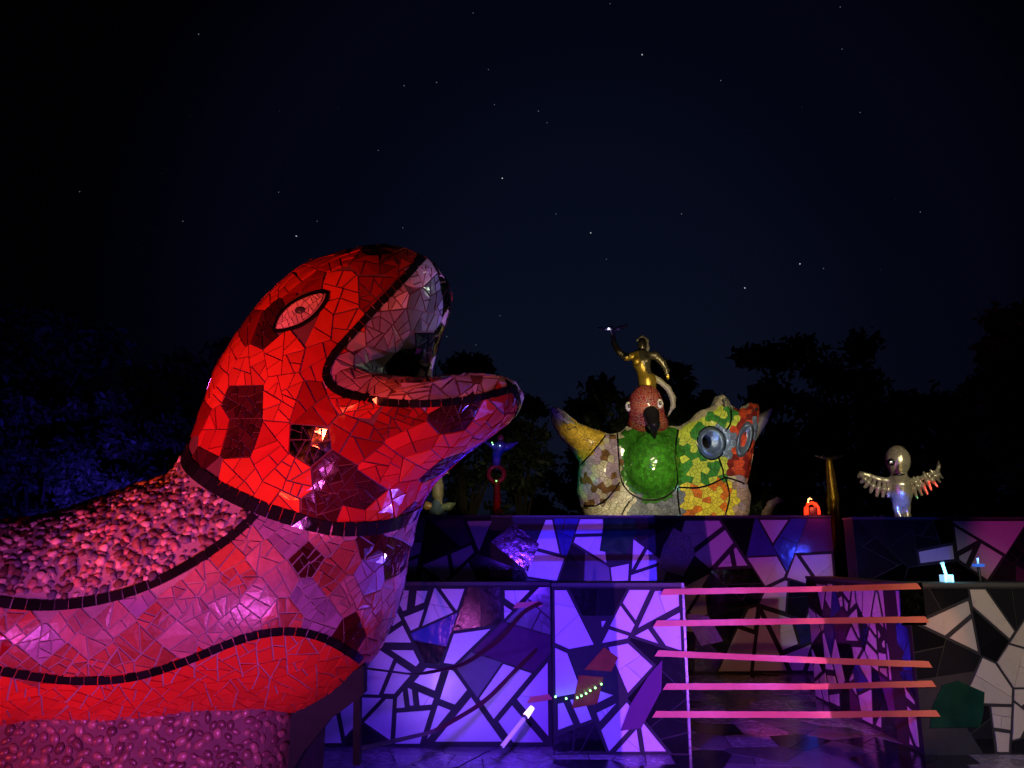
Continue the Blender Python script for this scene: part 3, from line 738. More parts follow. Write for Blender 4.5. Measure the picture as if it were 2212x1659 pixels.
# pebbles on the back
ICO = None
def ico():
    t = (1 + 5 ** .5) / 2; v = np.array([(-1, t, 0), (1, t, 0), (-1, -t, 0), (1, -t, 0), (0, -1, t), (0, 1, t), (0, -1, -t), (0, 1, -t), (t, 0, -1), (t, 0, 1), (-t, 0, -1), (-t, 0, 1)], float)
    v /= np.linalg.norm(v[0]); f = [(0, 11, 5), (0, 5, 1), (0, 1, 7), (0, 7, 10), (0, 10, 11), (1, 5, 9), (5, 11, 4), (11, 10, 2), (10, 7, 6), (7, 1, 8), (3, 9, 4), (3, 4, 2), (3, 2, 6), (3, 6, 8), (3, 8, 9), (4, 9, 5), (2, 4, 11), (6, 2, 10), (8, 6, 7), (9, 8, 1)]
    V = v.tolist(); cache = {}; out = []
    def mid(a, b):
        k = (min(a, b), max(a, b))
        if k not in cache: m = (np.array(V[a]) + np.array(V[b])) / 2; V.append((m / np.linalg.norm(m)).tolist()); cache[k] = len(V) - 1
        return cache[k]
    for a, b, c in f: ab, bc, ca = mid(a, b), mid(b, c), mid(c, a); out += [(a, ab, ca), (b, bc, ab), (c, ca, bc), (ab, bc, ca)]
    return np.array(V), out
IV, IF = ico()
def pebbles(P, N, r0, r1, squash, parent, name, sname, lumpy=.12, mats=pebble_m, wts=(4, 4, 2, 2), limit=300, elong=1.4, sink=.35):
    items = []
    for p, n in zip(P, N):
        r = random.uniform(r0, r1); t1 = np.cross(n, rng.normal(size=3)); t1 /= np.linalg.norm(t1); t2 = np.cross(n, t1)
        e_ = random.uniform(1, elong); M = np.stack([t1 * r * e_, t2 * r / e_ ** .5, n * r * squash * random.uniform(.7, 1.3)], 1)
        v = IV * (1 + rng.normal(0, lumpy, (len(IV), 1))); items.append((p + n * r * squash * (1 - sink) * .6 + v @ M.T, r, random.choices(mats, wts)[0], p, n))
    def sc(i): v = O - i[3]; d = np.linalg.norm(v); return i[1] * max(i[4] @ v / d, .01) / d * (1 if abs(i[3][0] / i[3][1]) < .67 else .01)
    items.sort(key=sc, reverse=True)
    for it in items[:limit]: mobj(name, it[0], IF, it[2], parent, rnd=[random.random()] * len(IF), smooth=True)
    rest = items[limit:]; V = []; Fc = []; mi = []; rn = []; n = 0
    for it in rest:
        V.append(it[0]); Fc += [[a + n, b + n, c + n] for a, b, c in IF]; n += len(IV); mi += [mats.index(it[2])] * len(IF); rn += [random.random()] * len(IF)
    if rest: tag(mobj(sname, np.concatenate(V), Fc, mats, parent, mi, rn, smooth=True), kind='stuff')
pp = sample(SV, SQ, 60000)
keep = [q for q in pp if above(q) < -.035 and q[0] < l1[-1, 0] + .02 and q[2] > zl(q, l1) + .03 and q[0] > -2.9 and q[1] < 4.6]
keep = np.array(keep); keep = keep[poisson(keep, .022)]
kP, kN = project(f_snake, keep)
pebbles(kP, kN, .007, .020, .62, snake, 'pebble', 'small_pebbles', lumpy=.2, wts=(3, 4, 4, 3))
print('snake', len(stiles), len(kP), time.time() - T0)

# ------------------------------------------------------------------ pebble plinth under the serpent
plinth = empty('pebble_plinth', (-1.6, 3.6, 0), 'stone plinth faced with round pebbles under the serpent body', 'plinth'); plinth['_o'] = [-1.6, 3.6, 0.]
XR = at(614, 1600, 3.70)[0]; ZT = .99
def pl_y(x): return 3.40 + .22 * min(max((x + 2.2) / 1.0, 0), 1) + max(0, .22 - math.sqrt(max(.22 ** 2 - max(x - (XR - .22), 0) ** 2, 0)))
cols = np.concatenate([np.linspace(-3.4, XR - .23, 22), XR - .22 * (1 - np.sin(np.linspace(0, math.pi / 2, 10)))]); V = []; Fc = []
for x in cols: V += [(x, pl_y(x), 0), (x, pl_y(x), ZT), (x, 4.5, ZT), (x, 4.5, 0)]
for i in range(len(cols) - 1):
    for j in range(4): Fc.append((4 * i + j, 4 * i + (j + 1) % 4, 4 * i + 4 + (j + 1) % 4, 4 * i + 4 + j)[::-1])
Fc += [[0, 1, 2, 3], [4 * (len(cols) - 1) + j for j in (3, 2, 1, 0)]]
mobj('core', V, Fc, mat('plinth_mortar', (.26, .17, .20), .8, noise=.3, bump=.4, bscale=70), plinth)
cand = np.stack([rng.uniform(-2.9, XR - .015, 20000), np.zeros(20000), rng.uniform(.5, ZT - .01, 20000)], 1); cand[:, 1] = [pl_y(x) for x in cand[:, 0]]
cand = cand[poisson(cand, .034)]; nn = np.array([((pl_y(x + .005) - pl_y(x - .005)) / .01, -1., 0) for x in cand[:, 0]]); nn /= np.linalg.norm(nn, axis=1)[:, None]
pebbles(cand, nn, .014, .023, .42, plinth, 'pebble', 'small_pebbles', lumpy=.03, mats=[mat('plum_pebble', (.20, .10, .13), .3, var=.4, noise=.2), mat('rose_pebble', (.33, .19, .20), .3, var=.3, noise=.2)], wts=(3, 2), elong=1.5, sink=.6)

# ------------------------------------------------------------------ painted support frame beside the plinth
sf = empty('support_frame', tuple(at(700, 1659, 3.95)), 'grey green painted steel bracket holding up the chest of the serpent', 'support'); sf['_o'] = [float(v) for v in sf.location]
sf.location.z = 0; sf['_o'] = [float(sf.location.x), float(sf.location.y), 0.]
def pz(a, b, Y): p = at(a, b, Y); return (p[0], p[2])
MB().prism([pz(622, 1528, 3.8), pz(785, 1438, 3.8), pz(785, 1500, 3.8), pz(712, 1555, 3.8), pz(655, 1625, 3.8), pz(635, 1659, 3.8), pz(610, 1720, 3.8)][::-1], 3.8, 3.9).build('gusset', paint_grey, sf)
MB().prism([pz(766, 1450, 3.95), pz(780, 1450, 3.95), pz(779, 1650, 3.95), pz(765, 1650, 3.95)][::-1], 3.92, 3.98).build('post', paint_grey, sf)
MB().box(at(618, 1600, 3.8)[0] - .015, at(618, 1600, 3.8)[0] + .012, 3.79, 3.92, 0, .86).build('edge_plate', paint_dark, sf)
MB().box(at(766, 1600, 3.95)[0] - .01, at(780, 1600, 3.95)[0] + .01, 3.915, 3.985, 0, .45).build('foot', paint_grey, sf)

# ================================================================== TAPES
def ribbon(name, pts, width, m, label, group=None, twist=None, n=40, up=(0, 0, 1), cat='tape'):
    pts = np.array(pts, float); s = np.concatenate([[0], np.cumsum(np.linalg.norm(np.diff(pts, axis=0), axis=1))]); u = np.linspace(0, s[-1], n)
    c = np.stack([np.interp(u, s, pts[:, k]) for k in range(3)], 1)
    for _ in range(6): c[1:-1] = (c[:-2] + c[1:-1] * 2 + c[2:]) / 4
    V = []; Fc = []
    for i in range(n):
        t = c[min(i + 1, n - 1)] - c[max(i - 1, 0)]; t /= np.linalg.norm(t); a = (twist(i / (n - 1)) if twist else 0)
        w = np.array(up, float) - t * (np.array(up) @ t); w /= np.linalg.norm(w) + 1e-9; b = np.cross(t, w)
        dr = w * math.cos(a) + b * math.sin(a); nn = np.cross(t, dr) * .0012
        hw = width / 2 * (1 + .03 * math.sin(i * 1.7))
        sk = t * (.018 if i == 0 else (-.015 if i == n - 1 else 0))
        V += [c[i] + dr * hw + nn + sk, c[i] - dr * hw + nn - sk, c[i] - dr * hw - nn - sk, c[i] + dr * hw - nn + sk]
    for i in range(n - 1):
        for j in range(4): Fc.append((4 * i + j, 4 * i + (j + 1) % 4, 4 * i + 4 + (j + 1) % 4, 4 * i + 4 + j))
    Fc += [[3, 2, 1, 0], [4 * n - 4 + j for j in range(4)]]
    o = mobj(name, V, Fc, m)
    return tag(o, label, cat, group)
TP = [((1430, 1279), (1780, 1272), (1986, 1266), 'topmost of the five orange tapes across the passage'),
      ((1415, 1347), (1780, 1341), (2003, 1338), 'second highest orange tape across the passage'),
      ((1418, 1411), (1780, 1427), (2010, 1435), 'middle orange tape across the passage, sagging to the right'),
      ((1436, 1483), (1780, 1483), (2018, 1477), 'fourth orange tape down, second from the paving'),
      ((1413, 1543), (1780, 1544), (2027, 1541), 'lowest of the five orange tapes just above the paving')]
for i, (a, b, c, lb) in enumerate(TP):
    ph_ = random.uniform(0, 6)
    ribbon('barrier_tape', [at(*a, 6.775), at(1470, a[1] + (b[1] - a[1]) * .14, 6.77), at(*b, 6.76), at(1935, b[1] + (c[1] - b[1]) * .75 , 6.765), at(*c, 6.775)], .050, tape_m, lb, 'orange tapes across the passage',
           twist=lambda t, p=ph_: .45 * math.sin(math.pi * t) * math.sin(5 * t + p))
ribbon('loose_tape', [at(1170, 1302, 7.03), at(1140, 1306, 7.02), at(1085, 1380, 6.6), at(1000, 1438, 6.0), at(900, 1458, 5.2), at(785, 1443, 4.1)], .034, tape_old, 'loose dark tape drooping from the violet wall to the serpent bracket, upper one', 'loose tapes left of the passage', twist=lambda t: 1.2 * min(t * 2.5, 1))
ribbon('loose_tape', [at(1160, 1402, 6.78 + .25), at(1130, 1430, 6.8), at(1050, 1515, 6.3), at(940, 1580, 5.6), at(775, 1618, 4.1)], .034, tape_old, 'loose dark tape sweeping low from the violet wall towards the bracket post', 'loose tapes left of the passage', twist=lambda t: 1.1 * min(t * 2.5, 1))
ribbon('wall_tape', [at(1142, 1512, 7.03), at(1190, 1505, 7.03)], .045, tape_m, 'short piece of pink lit tape stuck on the wall by the lamp stick', twist=None, n=6)
ribbon('wall_tape', [at(1112, 1308, 7.035), at(1168, 1304, 7.035)], .045, tape_m, 'short piece of orange tape stuck high on the violet wall', twist=None, n=6)
# unseen tapes and stakes added to band the blue light on the back wall
for i, (z, lb) in enumerate(((.615, 'lowest'), (.755, 'middle'), (.92, 'upper'))):
    ribbon('shadow_tape', [(-.35, 9.6, z), (.6, 9.6, z - .008), (1.55, 9.6, z)], .034, tape_m, lb + ' orange tape added unseen behind the violet wall to cast a shadow band', 'added shadow tapes behind the left wall', cat='tape')
for k_, x in enumerate((-.36, 1.56)):  # added stakes that carry the unseen shadow tapes
    t = MB().tube([(x, 9.62, 0), (x, 9.62, 1.2)], .015, 8).build('stake', paint_dark); tag(t, ('left' if k_ == 0 else 'right') + ' dark stake added unseen to hold the shadow tapes behind the violet wall', 'stake')

# ================================================================== LAMPS
def emi(name, col, s): return mat(name, col, .4, emit=col, estr=s, noise=0, var=0)
ls = empty('lamp_stick', tuple(at(1090, 1605, 6.4)), 'thin glowing lamp tube leaning up from the paving by the violet wall', 'lamp'); ls['_o'] = [float(v) for v in ls.location]
p0, p1 = at(1085, 1612, 6.3), at(1132, 1552, 6.5); p2, p3 = at(1136, 1547, 6.51), at(1150, 1528, 6.55)
MB().tube([p0, p1], .017, 12).build('tube', emi('violet_glow', (.75, .35, 1), .35), ls, True)
MB().tube([p1, p2], .022, 12).build('collar', paint_dark, ls, True)
MB().tube([p2, p3], [.026, .02], 12).build('lamp_head', emi('pink_glow', (1, .62, .9), 2.2), ls, True)
def reflected_leds(pts, label, m):  # glowing beads added on the wall in place of reflected green lights
    root = empty('reflected_lights', tuple(pts[0]), label, 'string lights'); root['_o'] = [float(v) for v in pts[0]]
    MB().tube(pts, .003, 5).build('glint_wire', paint_dark, root)
    for p in pts:
        V = IV * .009 + np.asarray(p); mobj('glint_bulb', V, IF, m, root, smooth=True)
g_em = emi('green_glow', (.25, 1, .2), 5)
reflected_leds([at(a, b, 6.74) for a, b in ((1200, 1505), (1223, 1509), (1247, 1507), (1256, 1503), (1266, 1498), (1275, 1492), (1286, 1486), (1299, 1478))], 'tiny green bulbs standing in for lights reflected in the violet wall', g_em)
MB().tube([p0, p0 + np.array([-.12, -.05, -.03]), np.array([p0[0] - .35, p0[1] + .1, .006]), np.array([p0[0] - .9, p0[1] - .15, .006])], .005, 6).build('cable', paint_dark, ls, True)
# cyan lamp on the right wall
cl = empty('cyan_lamp', tuple(at(2045, 1255, 7.0)), 'small cyan glowing block lamp with a slanted tube on top of the cream wall', 'lamp'); cl['_o'] = [float(v) for v in cl.location]
cx, cy, cz = at(2045, 1253, 6.95); cz = ZN + .004
cyan = emi('cyan_glow', (.25, .85, 1), 3.0); cyan2 = emi('cyan_soft_glow', (.35, .7, .95), .9)
MB().box(cx - .04, cx + .04, cy - .04, cy + .04, cz, cz + .06).build('block', cyan2, cl)
MB().tube([(cx, cy, cz + .06), (cx - .02, cy, cz + .15)], .012, 10).build('tube', cyan, cl, True)
MB().tube([(cx - .02, cy, cz + .152), (cx - .024, cy, cz + .166)], .018, 10).build('tube_cap', cyan2, cl, True)
for s in (-.03, .03): MB().box(cx + s - .006, cx + s + .006, cy - .046, cy - .041, cz, cz + .055).build('rib', cyan, cl)
pl_ = bpy.data.lights.new('cyan_lamp_light', 'POINT'); pl_.energy = 1.2; pl_.color = (.2, .8, 1); pl_.shadow_soft_size = .03
po = bpy.data.objects.new('cyan_lamp_light', pl_); C.objects.link(po); po.location = (cx, cy - .09, cz + .08)
# small blue lamp farther right
bx_, by_, bz_ = at(2113, 1218, 8.6)
bl = empty('blue_lamp', (bx_, by_, 0), 'small blue lamp on a thin stand in front of the dark wall', 'lamp'); bl['_o'] = [float(bx_), float(by_), 0.]
MB().tube([(bx_, by_, 0), (bx_, by_, bz_ - .03)], .015, 8).build('stand', paint_dark, bl)
MB().box(bx_ - .05, bx_ + .05, by_ - .03, by_ + .03, bz_ - .03, bz_ + .0).build('block', emi('blue_glow', (.05, .2, 1), .5), bl)
MB().tube([(bx_, by_, bz_), (bx_, by_, bz_ + .06)], .01, 8).build('tube', emi('dim_cyan_glow', (.3, .7, .8), .8), bl)
l_ = bpy.data.lights.new('blue_lamp_light', 'SPOT'); l_.energy = 40; l_.color = (.03, .06, 1); l_.spot_size = R_(50); l_.shadow_soft_size = .03
lo_ = bpy.data.objects.new('blue_lamp_light', l_); C.objects.link(lo_); lo_.location = (bx_, by_ - .1, bz_ + .08); lo_.rotation_euler = (Vector((bx_ - .1, 10.6, bz_ + .1)) - lo_.location).to_track_quat('-Z', 'Y').to_euler()
# red lantern on the back wall
lx, ly, lz = at(1757, 1117, 11.3); lz = 2.14
ln = empty('red_lantern', (lx, ly, lz), 'small glowing red lantern with a dark door beside the golden column', 'lantern'); ln['_o'] = [float(lx), float(ly), float(lz)]
redg = emi('red_glow', (1, .04, .008), 1.5)
arch = [(lx - .085, ly, lz + .005), (lx - .088, ly, lz + .06), (lx - .08, ly, lz + .12), (lx - .05, ly, lz + .17), (lx, ly, lz + .188), (lx + .05, ly, lz + .17), (lx + .08, ly, lz + .12), (lx + .088, ly, lz + .06), (lx + .085, ly, lz + .005)]
MB().tube(arch, .02, 10).build('arch', redg, ln, True)
MB().tube([(x_, y_ + .07, z_) for x_, y_, z_ in arch], .016, 10).build('back_arch', redg, ln, True)
MB().box(lx - .10, lx + .10, ly - .06, ly + .10, lz, lz + .014).build('base', mat('lantern_dark', (.05, .005, .005), .4), ln)
MB().box(lx - .05, lx + .055, ly - .03, ly + .05, lz + .016, lz + .12).build('door', mat('lantern_dark', (.05, .005, .005), .4), ln)
MB().tube([(lx - .06, ly, lz + .19), (lx - .05, ly, lz + .23), (lx - .03, ly, lz + .25), (lx, ly, lz + .235)], [.014, .012, .008, .004], 8).build('handle', emi('flame_glow', (1, .5, .15), 5), ln, True)
l_ = bpy.data.lights.new('red_lantern_light', 'POINT'); l_.energy = 3; l_.color = (1, .12, .04); l_.shadow_soft_size = .05
lo_ = bpy.data.objects.new('red_lantern_light', l_); C.objects.link(lo_); lo_.location = (lx, ly - .15, lz + .12)

# ================================================================== BIG BIRD
YB = 14.0; ZP = .2910                                  # zoom pixels of the bird detail
def zb(x, y, Y=YB): p = at(1152 + ZP * x, 658.3 + ZP * y, Y); return p
def zb2(x, y): p = zb(x, y); return (p[0], p[2])
BK = ZP * YB / F
dred_b = mat('russet_tile', (.30, .045, .02), .15, var=.3)
yel = mat('yellow_tile', (.55, .38, .04), .25, var=.3, noise=.25); lil = mat('lilac_tile', (.38, .28, .40), .2, var=.2); brn = mat('brown_tile', (.16, .08, .03), .2, var=.3)
crm = mat('sand_tile', (.50, .45, .33), .3, var=.15, noise=.2); lime = mat('lime_tile', (.50, .60, .08), .15, var=.15); grn = mat('green_tile', (.04, .22, .04), .12, var=.25)
grn2 = mat('bottle_green_tile', (.035, .17, .015), .08, var=.35, bump=.3, bscale=9); vred = mat('vermilion_tile', (.58, .07, .03), .15, var=.25); dred = mat('maroon_tile', (.22, .02, .02), .15, var=.3)
oran = mat('amber_orange_tile', (.65, .16, .02), .2, var=.2); yel2 = mat('lemon_tile', (.70, .60, .06), .2, var=.15); gblue = mat('grey_blue_tile', (.14, .16, .24), .25, var=.3); sky_t = mat('sky_blue_tile', (.16, .42, .55), .2, var=.1)
rosy = mat('rosy_tile', (.40, .27, .26), .12, var=.3); steel = mat('steel_mirror_tile', (.30, .42, .62), .15, metal=.4, var=.35, bump=.4, bscale=20)
pebg = mat('silver_pebble', (.38, .36, .30), .35, metal=.3, var=.4, noise=.5, nscale=60, bump=.9, bscale=60)
SIL = [zb2(*q) for q in [(125, 775), (165, 760), (245, 812), (335, 885), (440, 925), (560, 965), (640, 955), (700, 900), (980, 905), (1080, 908), (1165, 858), (1225, 795), (1320, 765), (1350, 690), (1395, 672), (1440, 710), (1452, 755), (1520, 785),
                        (1590, 735), (1655, 745), (1668, 800), (1655, 920), (1625, 1080), (1600, 1230), (1575, 1330), (1605, 1430), (1590, 1540), (1560, 1640), (1500, 2100), (460, 2100), (400, 1640), (350, 1500), (325, 1400), (340, 1250), (362, 1190), (300, 1090), (190, 970), (140, 870)]]
bRR, bWW = .30, .42
belly_c = zb(852, 1195); belly_r = (215 * BK, .62, 262 * BK)
hole_c = zb(1240, 1045); head_c = zb(822, 775); 
def f_bird(p):
    d = polysd(p[:, [0, 2]], SIL); y = p[:, 1] - YB
    o = (np.sqrt(np.maximum(bRR - d, 0) ** 2 + (y * bRR / bWW) ** 2) - bRR)
    q = p.copy(); o = smin(o, ell(p, (belly_c[0], YB - .15, belly_c[2]), belly_r), .05)
    o = smin(o, ell(p, (zb(500, 1260)[0], YB - .12, zb(500, 1260)[2]), (.40, .5, .62)), .05)
    h1 = ell(p, (zb(1300, 1035)[0], YB - .55, zb(1300, 1035)[2]), (.24, .34, .27)); o = smax(o, -h1, .02)
    hole = np.sqrt((p[:, 0] - hole_c[0]) ** 2 + ((p[:, 2] - hole_c[2]) * .75) ** 2) - .09; return smax(o, -hole, .02)
bird = empty('bird_sculpture', (zb(850, 1200)[0], YB, 0), 'big bird sculpture with spread wings in yellow, green, red and lilac mosaic behind the wall', 'sculpture'); bird['_o'] = [float(v) for v in bird.location]
BV, BQ = nets(f_bird, (zb(60, 0)[0], YB - 1.1, 0.9), (zb(1720, 0)[0], YB + .7, zb(0, 600)[2]), .05)
mobj('body', BV, BQ, grout_dark, bird, smooth=True)
REG = [('yellow', [(100, 740), (560, 960), (530, 990), (350, 1200), (250, 1120), (100, 850)]), ('lilac', [(630, 950), (640, 1310), (500, 1500), (300, 1520), (280, 1300), (350, 1195), (530, 985)]),
       ('cream', [(640, 1315), (740, 1420), (660, 1600), (300, 1600), (300, 1510), (500, 1500)]), ('gblue', [(740, 1420), (1070, 1360), (1085, 1600), (660, 1600)]),
       ('lemon', [(1070, 1355), (1250, 1365), (1420, 1285), (1465, 1420), (1430, 1600), (1085, 1600)]), ('rosy', [(1425, 1280), (1700, 1330), (1700, 1600), (1430, 1600), (1465, 1420)]),
       ('red', [(1450, 740), (1700, 700), (1700, 1340), (1560, 1330), (1410, 1280), (1365, 1130), (1390, 970), (1470, 900)]), ('wing', [(1075, 930), (1450, 740), (1470, 900), (1390, 970), (1365, 1130), (1410, 1280), (1250, 1365), (1075, 1355), (1040, 1150)])]
REG = [(n_, np.array([zb2(*q) for q in pl])) for n_, pl in REG]
STY = {'yellow': ([yel], [1]), 'lilac': ([lil, crm, brn], [4, 3, 3]), 'cream': ([crm], [1]), 'gblue': ([gblue, sky_t], [9, 1]), 'lemon': ([yel2, oran], [6, 4]),
       'rosy': ([rosy, lil], [3, 1]), 'red': ([vred, dred], [3, 2]), 'wing': ([grn, lime], [1, 1])}
def in_belly(p): x = (p[0] - belly_c[0]) / (belly_r[0] * 1.02); z = (p[2] - belly_c[2]) / (belly_r[2] * 1.02); return x * x + z * z < 1 or (abs(x) < 1 and 0 < z < .98)
def bird_style(p, n):
    if p[1] > YB + .12: return None
    if math.hypot((p[0] - zb(1295, 0)[0]) / .235, (p[2] - zb(0, 1035)[2]) / .28) < 1: return (steel, .004)
    if ((p[0] - zb(1570, 0)[0]) * .9 + (p[2] - zb(0, 1000)[2]) * .25) ** 2 / .12 ** 2 + (p[2] - zb(0, 1000)[2]) ** 2 / .36 ** 2 < 1: return (steel, .004)
    if p[0] > zb(1340, 0)[0] and p[0] < zb(1450, 0)[0] and p[2] > zb(0, 785)[2]: return (pebg, .004)
    if p[0] < zb(270, 0)[0] and p[2] > zb(0, 900)[2]: return (pebg, .004)
    d = polysd(np.array([[p[0], p[2]]]), SIL)[0]
    if d < .025: return (pebg, .003)
    if in_belly(p) and p[2] < zb(0, 930)[2]: return (grn2, .005)
    for n_, pl in REG:
        if polysd(np.array([[p[0], p[2]]]), pl)[0] > 0:
            ms, w = STY[n_]; return (random.choices(ms, w)[0], .006)
    return (crm, .006)
bp_ = sample(BV, BQ, 30000); bp_ = bp_[(bp_[:, 1] < YB + .2) & (bp_[:, 2] > 1.9)]; bs = bp_[poisson(bp_, .09)]
btl = surface_tiles(f_bird, bs, .13, .006, .006, .008, bird_style, .5, mask=lambda q: math.hypot(q[0] - hole_c[0], (q[2] - hole_c[2]) * .75) > .115)
def bcast(pts): xs, ys = lerp_line([(1152 + ZP * a, 658.3 + ZP * b) for a, b in pts], 50); p, ok = cast(f_bird, xs, ys, 16, 11.5); return p[ok]
seams = [[(625, 960), (632, 1150), (640, 1300), (700, 1390), (780, 1440), (860, 1455), (960, 1440), (1040, 1390), (1072, 1340), (1068, 1250), (1045, 1150), (1055, 1050), (1072, 930)],
         [(535, 975), (450, 1090), (352, 1195)], [(640, 1315), (560, 1430), (470, 1500), (380, 1490)], [(740, 1425), (690, 1490), (655, 1560)],
         [(1075, 1355), (1250, 1365), (1420, 1285)], [(1070, 1360), (1072, 1450), (1090, 1560)], [(1425, 1285), (1465, 1420), (1425, 1560)], [(1415, 1280), (1500, 1300), (1565, 1330)],
         [(1462, 760), (1475, 860), (1440, 930), (1392, 968), (1388, 1060), (1362, 1130), (1405, 1200), (1412, 1280)]]
bst = []
for s in seams:
    q = bcast(s)
    if len(q) > 3: bst += strip_tiles(f_bird, q, .028, .12, .016, black_tile, gap=.001)
emit_tiles(btl, bird, 'tile', 'small_tiles', 300)
V = []; Fc = []; n = 0
for t in bst: v, f_ = tile_mesh(t); V.append(v); Fc += [[i + n for i in q2] for q2 in f_]; n += len(v)
tag(mobj('seam_lines', np.concatenate(V), Fc, black_tile, bird), kind='stuff')
bowl_m = mat('blue_grey_bowl', (.16, .22, .34), .14, metal=.6, var=0, noise=.55, nscale=9, bump=.7, bscale=45)
for bx2, by2, rx2, rz2, tilt2, hol in ((1292, 1042, 100, 118, 0, True), (1565, 1000, 58, 150, -.32, False)):
    c2 = cast(f_bird, [1152 + ZP * bx2], [658.3 + ZP * by2], 16, 11.5)[0][0]; c2[1] = YB - (.40 if hol else .36)
    def f_bowl(p, c2=c2, tilt2=tilt2, rx2=rx2, rz2=rz2, hol=hol):
        x = p[:, 0] - c2[0]; z = p[:, 2] - c2[2]; xr = x * math.cos(tilt2) + z * math.sin(tilt2); zr = -x * math.sin(tilt2) + z * math.cos(tilt2)
        q = np.stack([xr, p[:, 1] - c2[1], zr], 1); a2, b2 = rx2 * BK, rz2 * BK
        d = ell(q, (0, 0, 0), (a2, .17, b2)); d = smax(d, -ell(q, (0, -.20, 0), (a2 * .86, .15, b2 * .88)), .02)
        if hol: d = smax(d, -(np.sqrt((p[:, 0] - hole_c[0]) ** 2 + ((p[:, 2] - hole_c[2]) * .75) ** 2) - .085), .015)
        return d
    blob('wing_bowl', f_bowl, c2 - (.4, .25, .5), c2 + (.4, .25, .5), .022, bowl_m, bird)
    rg = [np.array([c2[0] + rx2 * BK * 1.02 * math.cos(t) * math.cos(tilt2) - rz2 * BK * 1.02 * math.sin(t) * math.sin(tilt2), c2[1] - .02, c2[2] + rx2 * BK * 1.02 * math.cos(t) * math.sin(tilt2) + rz2 * BK * 1.02 * math.sin(t) * math.cos(tilt2)]) for t in np.linspace(0, 2 * math.pi, 30)]
    MB().tube(rg, .016, 6).build('bowl_rim', black_tile, bird, True)
# bird head
hc = np.array([head_c[0], YB - .20, head_c[2]])
def f_bh(p): return smin(ell(p, hc, (128 * BK, .38, 165 * BK)), ell(p, (zb(840, 900)[0], YB - .18, zb(840, 900)[2]), (.36, .36, .26)), .12)
HV, HQ = nets(f_bh, hc - (.5, .7, .75), hc + (.5, .7, .5), .03); hs_ = sample(HV, HQ, 6000); hs_ = hs_[hs_[:, 1] < YB - .05]
mobj('head', HV, HQ, mat('pale_grout', (.30, .22, .15), .8), bird, smooth=True)
ht = surface_tiles(f_bh, hs_[poisson(hs_, .075)], .09, .004, .010, .005, lambda p, n: (random.choice([dred, dred, dred, dred_b]), .0035), .5)
emit_tiles(ht, bird, 'head_tile', 'small_head_tiles', 120)
yb = YB - .58
chain_blob('beak', [(zb(805, 0)[0], yb + .05, zb(0, 850)[2]), (zb(808, 0)[0], yb - .12, zb(0, 940)[2]), (zb(815, 0)[0], yb - .06, zb(0, 1035)[2])], [.15, .10, .012], mat('beak_black', (.015, .013, .012), .12, bump=.1), bird, .02, .06)
for (ex, ey, yy) in ((901, 772, -.50), (692, 775, -.26)):
    e3 = zb(ex, ey); ec = np.array([e3[0], YB + yy, e3[2]])
    eb = blob('eye', lambda p, c=ec: ell(p, c, (.062, .05, .092)), ec - .12, ec + .12, .015, mat('eye_white', (.75, .68, .5), .2), bird)
    V = IV * np.array([.028, .012, .040]) + (ec + (0, -.047, 0)) - np.array(bird['_o']); pu_ = mobj('iris', V, IF, black_tile, None, smooth=True); pu_.parent = eb
    V = IV * np.array([.010, .008, .013]) + (ec + (0, -.060, 0)) - np.array(bird['_o']); pu_ = mobj('glint', V, IF, mat('eye_white', (.75, .68, .5), .2), None, smooth=True); pu_.parent = eb
# right wing tip horn
chain_blob('wing_tip', [zb(1630, 960), zb(1700, 850), zb(1765, 775)], [.11, .10, .03], pebg, bird, .025)

# ------------------------------------------------------------------ figure riding the bird
YF = YB - .15
fz = lambda a, b, dy=0: zb(a, b, YF + dy)
fg = empty('rider_statue', tuple(fz(830, 610)), 'bronze and gold figure statue on the bird head with one arm raised', 'statue'); fg['_o'] = [float(v) for v in fg.location]
bron = mat('bronze_mosaic', (.20, .17, .11), .28, metal=.7, var=.3, noise=.5, nscale=35, bump=.5, bscale=40)
gold = mat('gold_mosaic', (.62, .40, .06), .3, metal=.7, var=.3, noise=.5, nscale=35, bump=.6, bscale=40)
bl_m = mat('black_gloss', (.012, .012, .014), .15)
def fig(p):
    d = chain(p, [fz(800, 375), fz(805, 430), fz(822, 500), fz(845, 560), fz(850, 620)], [.13, .155, .115, .15, .15], .06)
    d = smin(d, chain(p, [fz(760, 375), fz(690, 390), fz(635, 350), fz(600, 290), fz(590, 225)], [.07, .065, .058, .048, .04], .03), .04)
    d = smin(d, chain(p, [fz(850, 380), fz(905, 375), fz(960, 430), fz(990, 490), fz(1002, 545)], [.08, .075, .062, .05, .03], .03), .04)
    d = smin(d, ell(p, fz(770, 420, -.13), (.075, .07, .075)), .03); d = smin(d, ell(p, fz(838, 415, -.13), (.075, .07, .075)), .03)
    return smin(d, cone(p, fz(808, 370), fz(808, 330), .045, .042), .04)
fb = blob('body', fig, fz(500, 680) - (0, .4, 0), fz(1080, 200) + (0, .4, 0), .02, [bron, gold, bl_m], fg)
for po_ in fb.data.polygons:
    c_ = po_.center + Vector(fg['_o']); zx = (c_.x - fz(0, 0)[0]) / BK; zy = -(c_.z - fz(0, 0)[2]) / BK
    edge = 790 + max(0, (zy - 440)) * .55
    if zy > 365 and zx > 690 and zx < edge and zy < 640: po_.material_index = 1
    if zy > 560 : po_.material_index = 1
    if 680 < zx < 850 and 350 < zy < 372: po_.material_index = 2
    if 680 < zx < 715 and zy < 420: po_.material_index = 2
hb = blob('head', lambda p: ell(p, fz(808, 300), (.088, .10, .128)), fz(808, 300) - .17, fz(808, 300) + .17, .016, bron, fg)
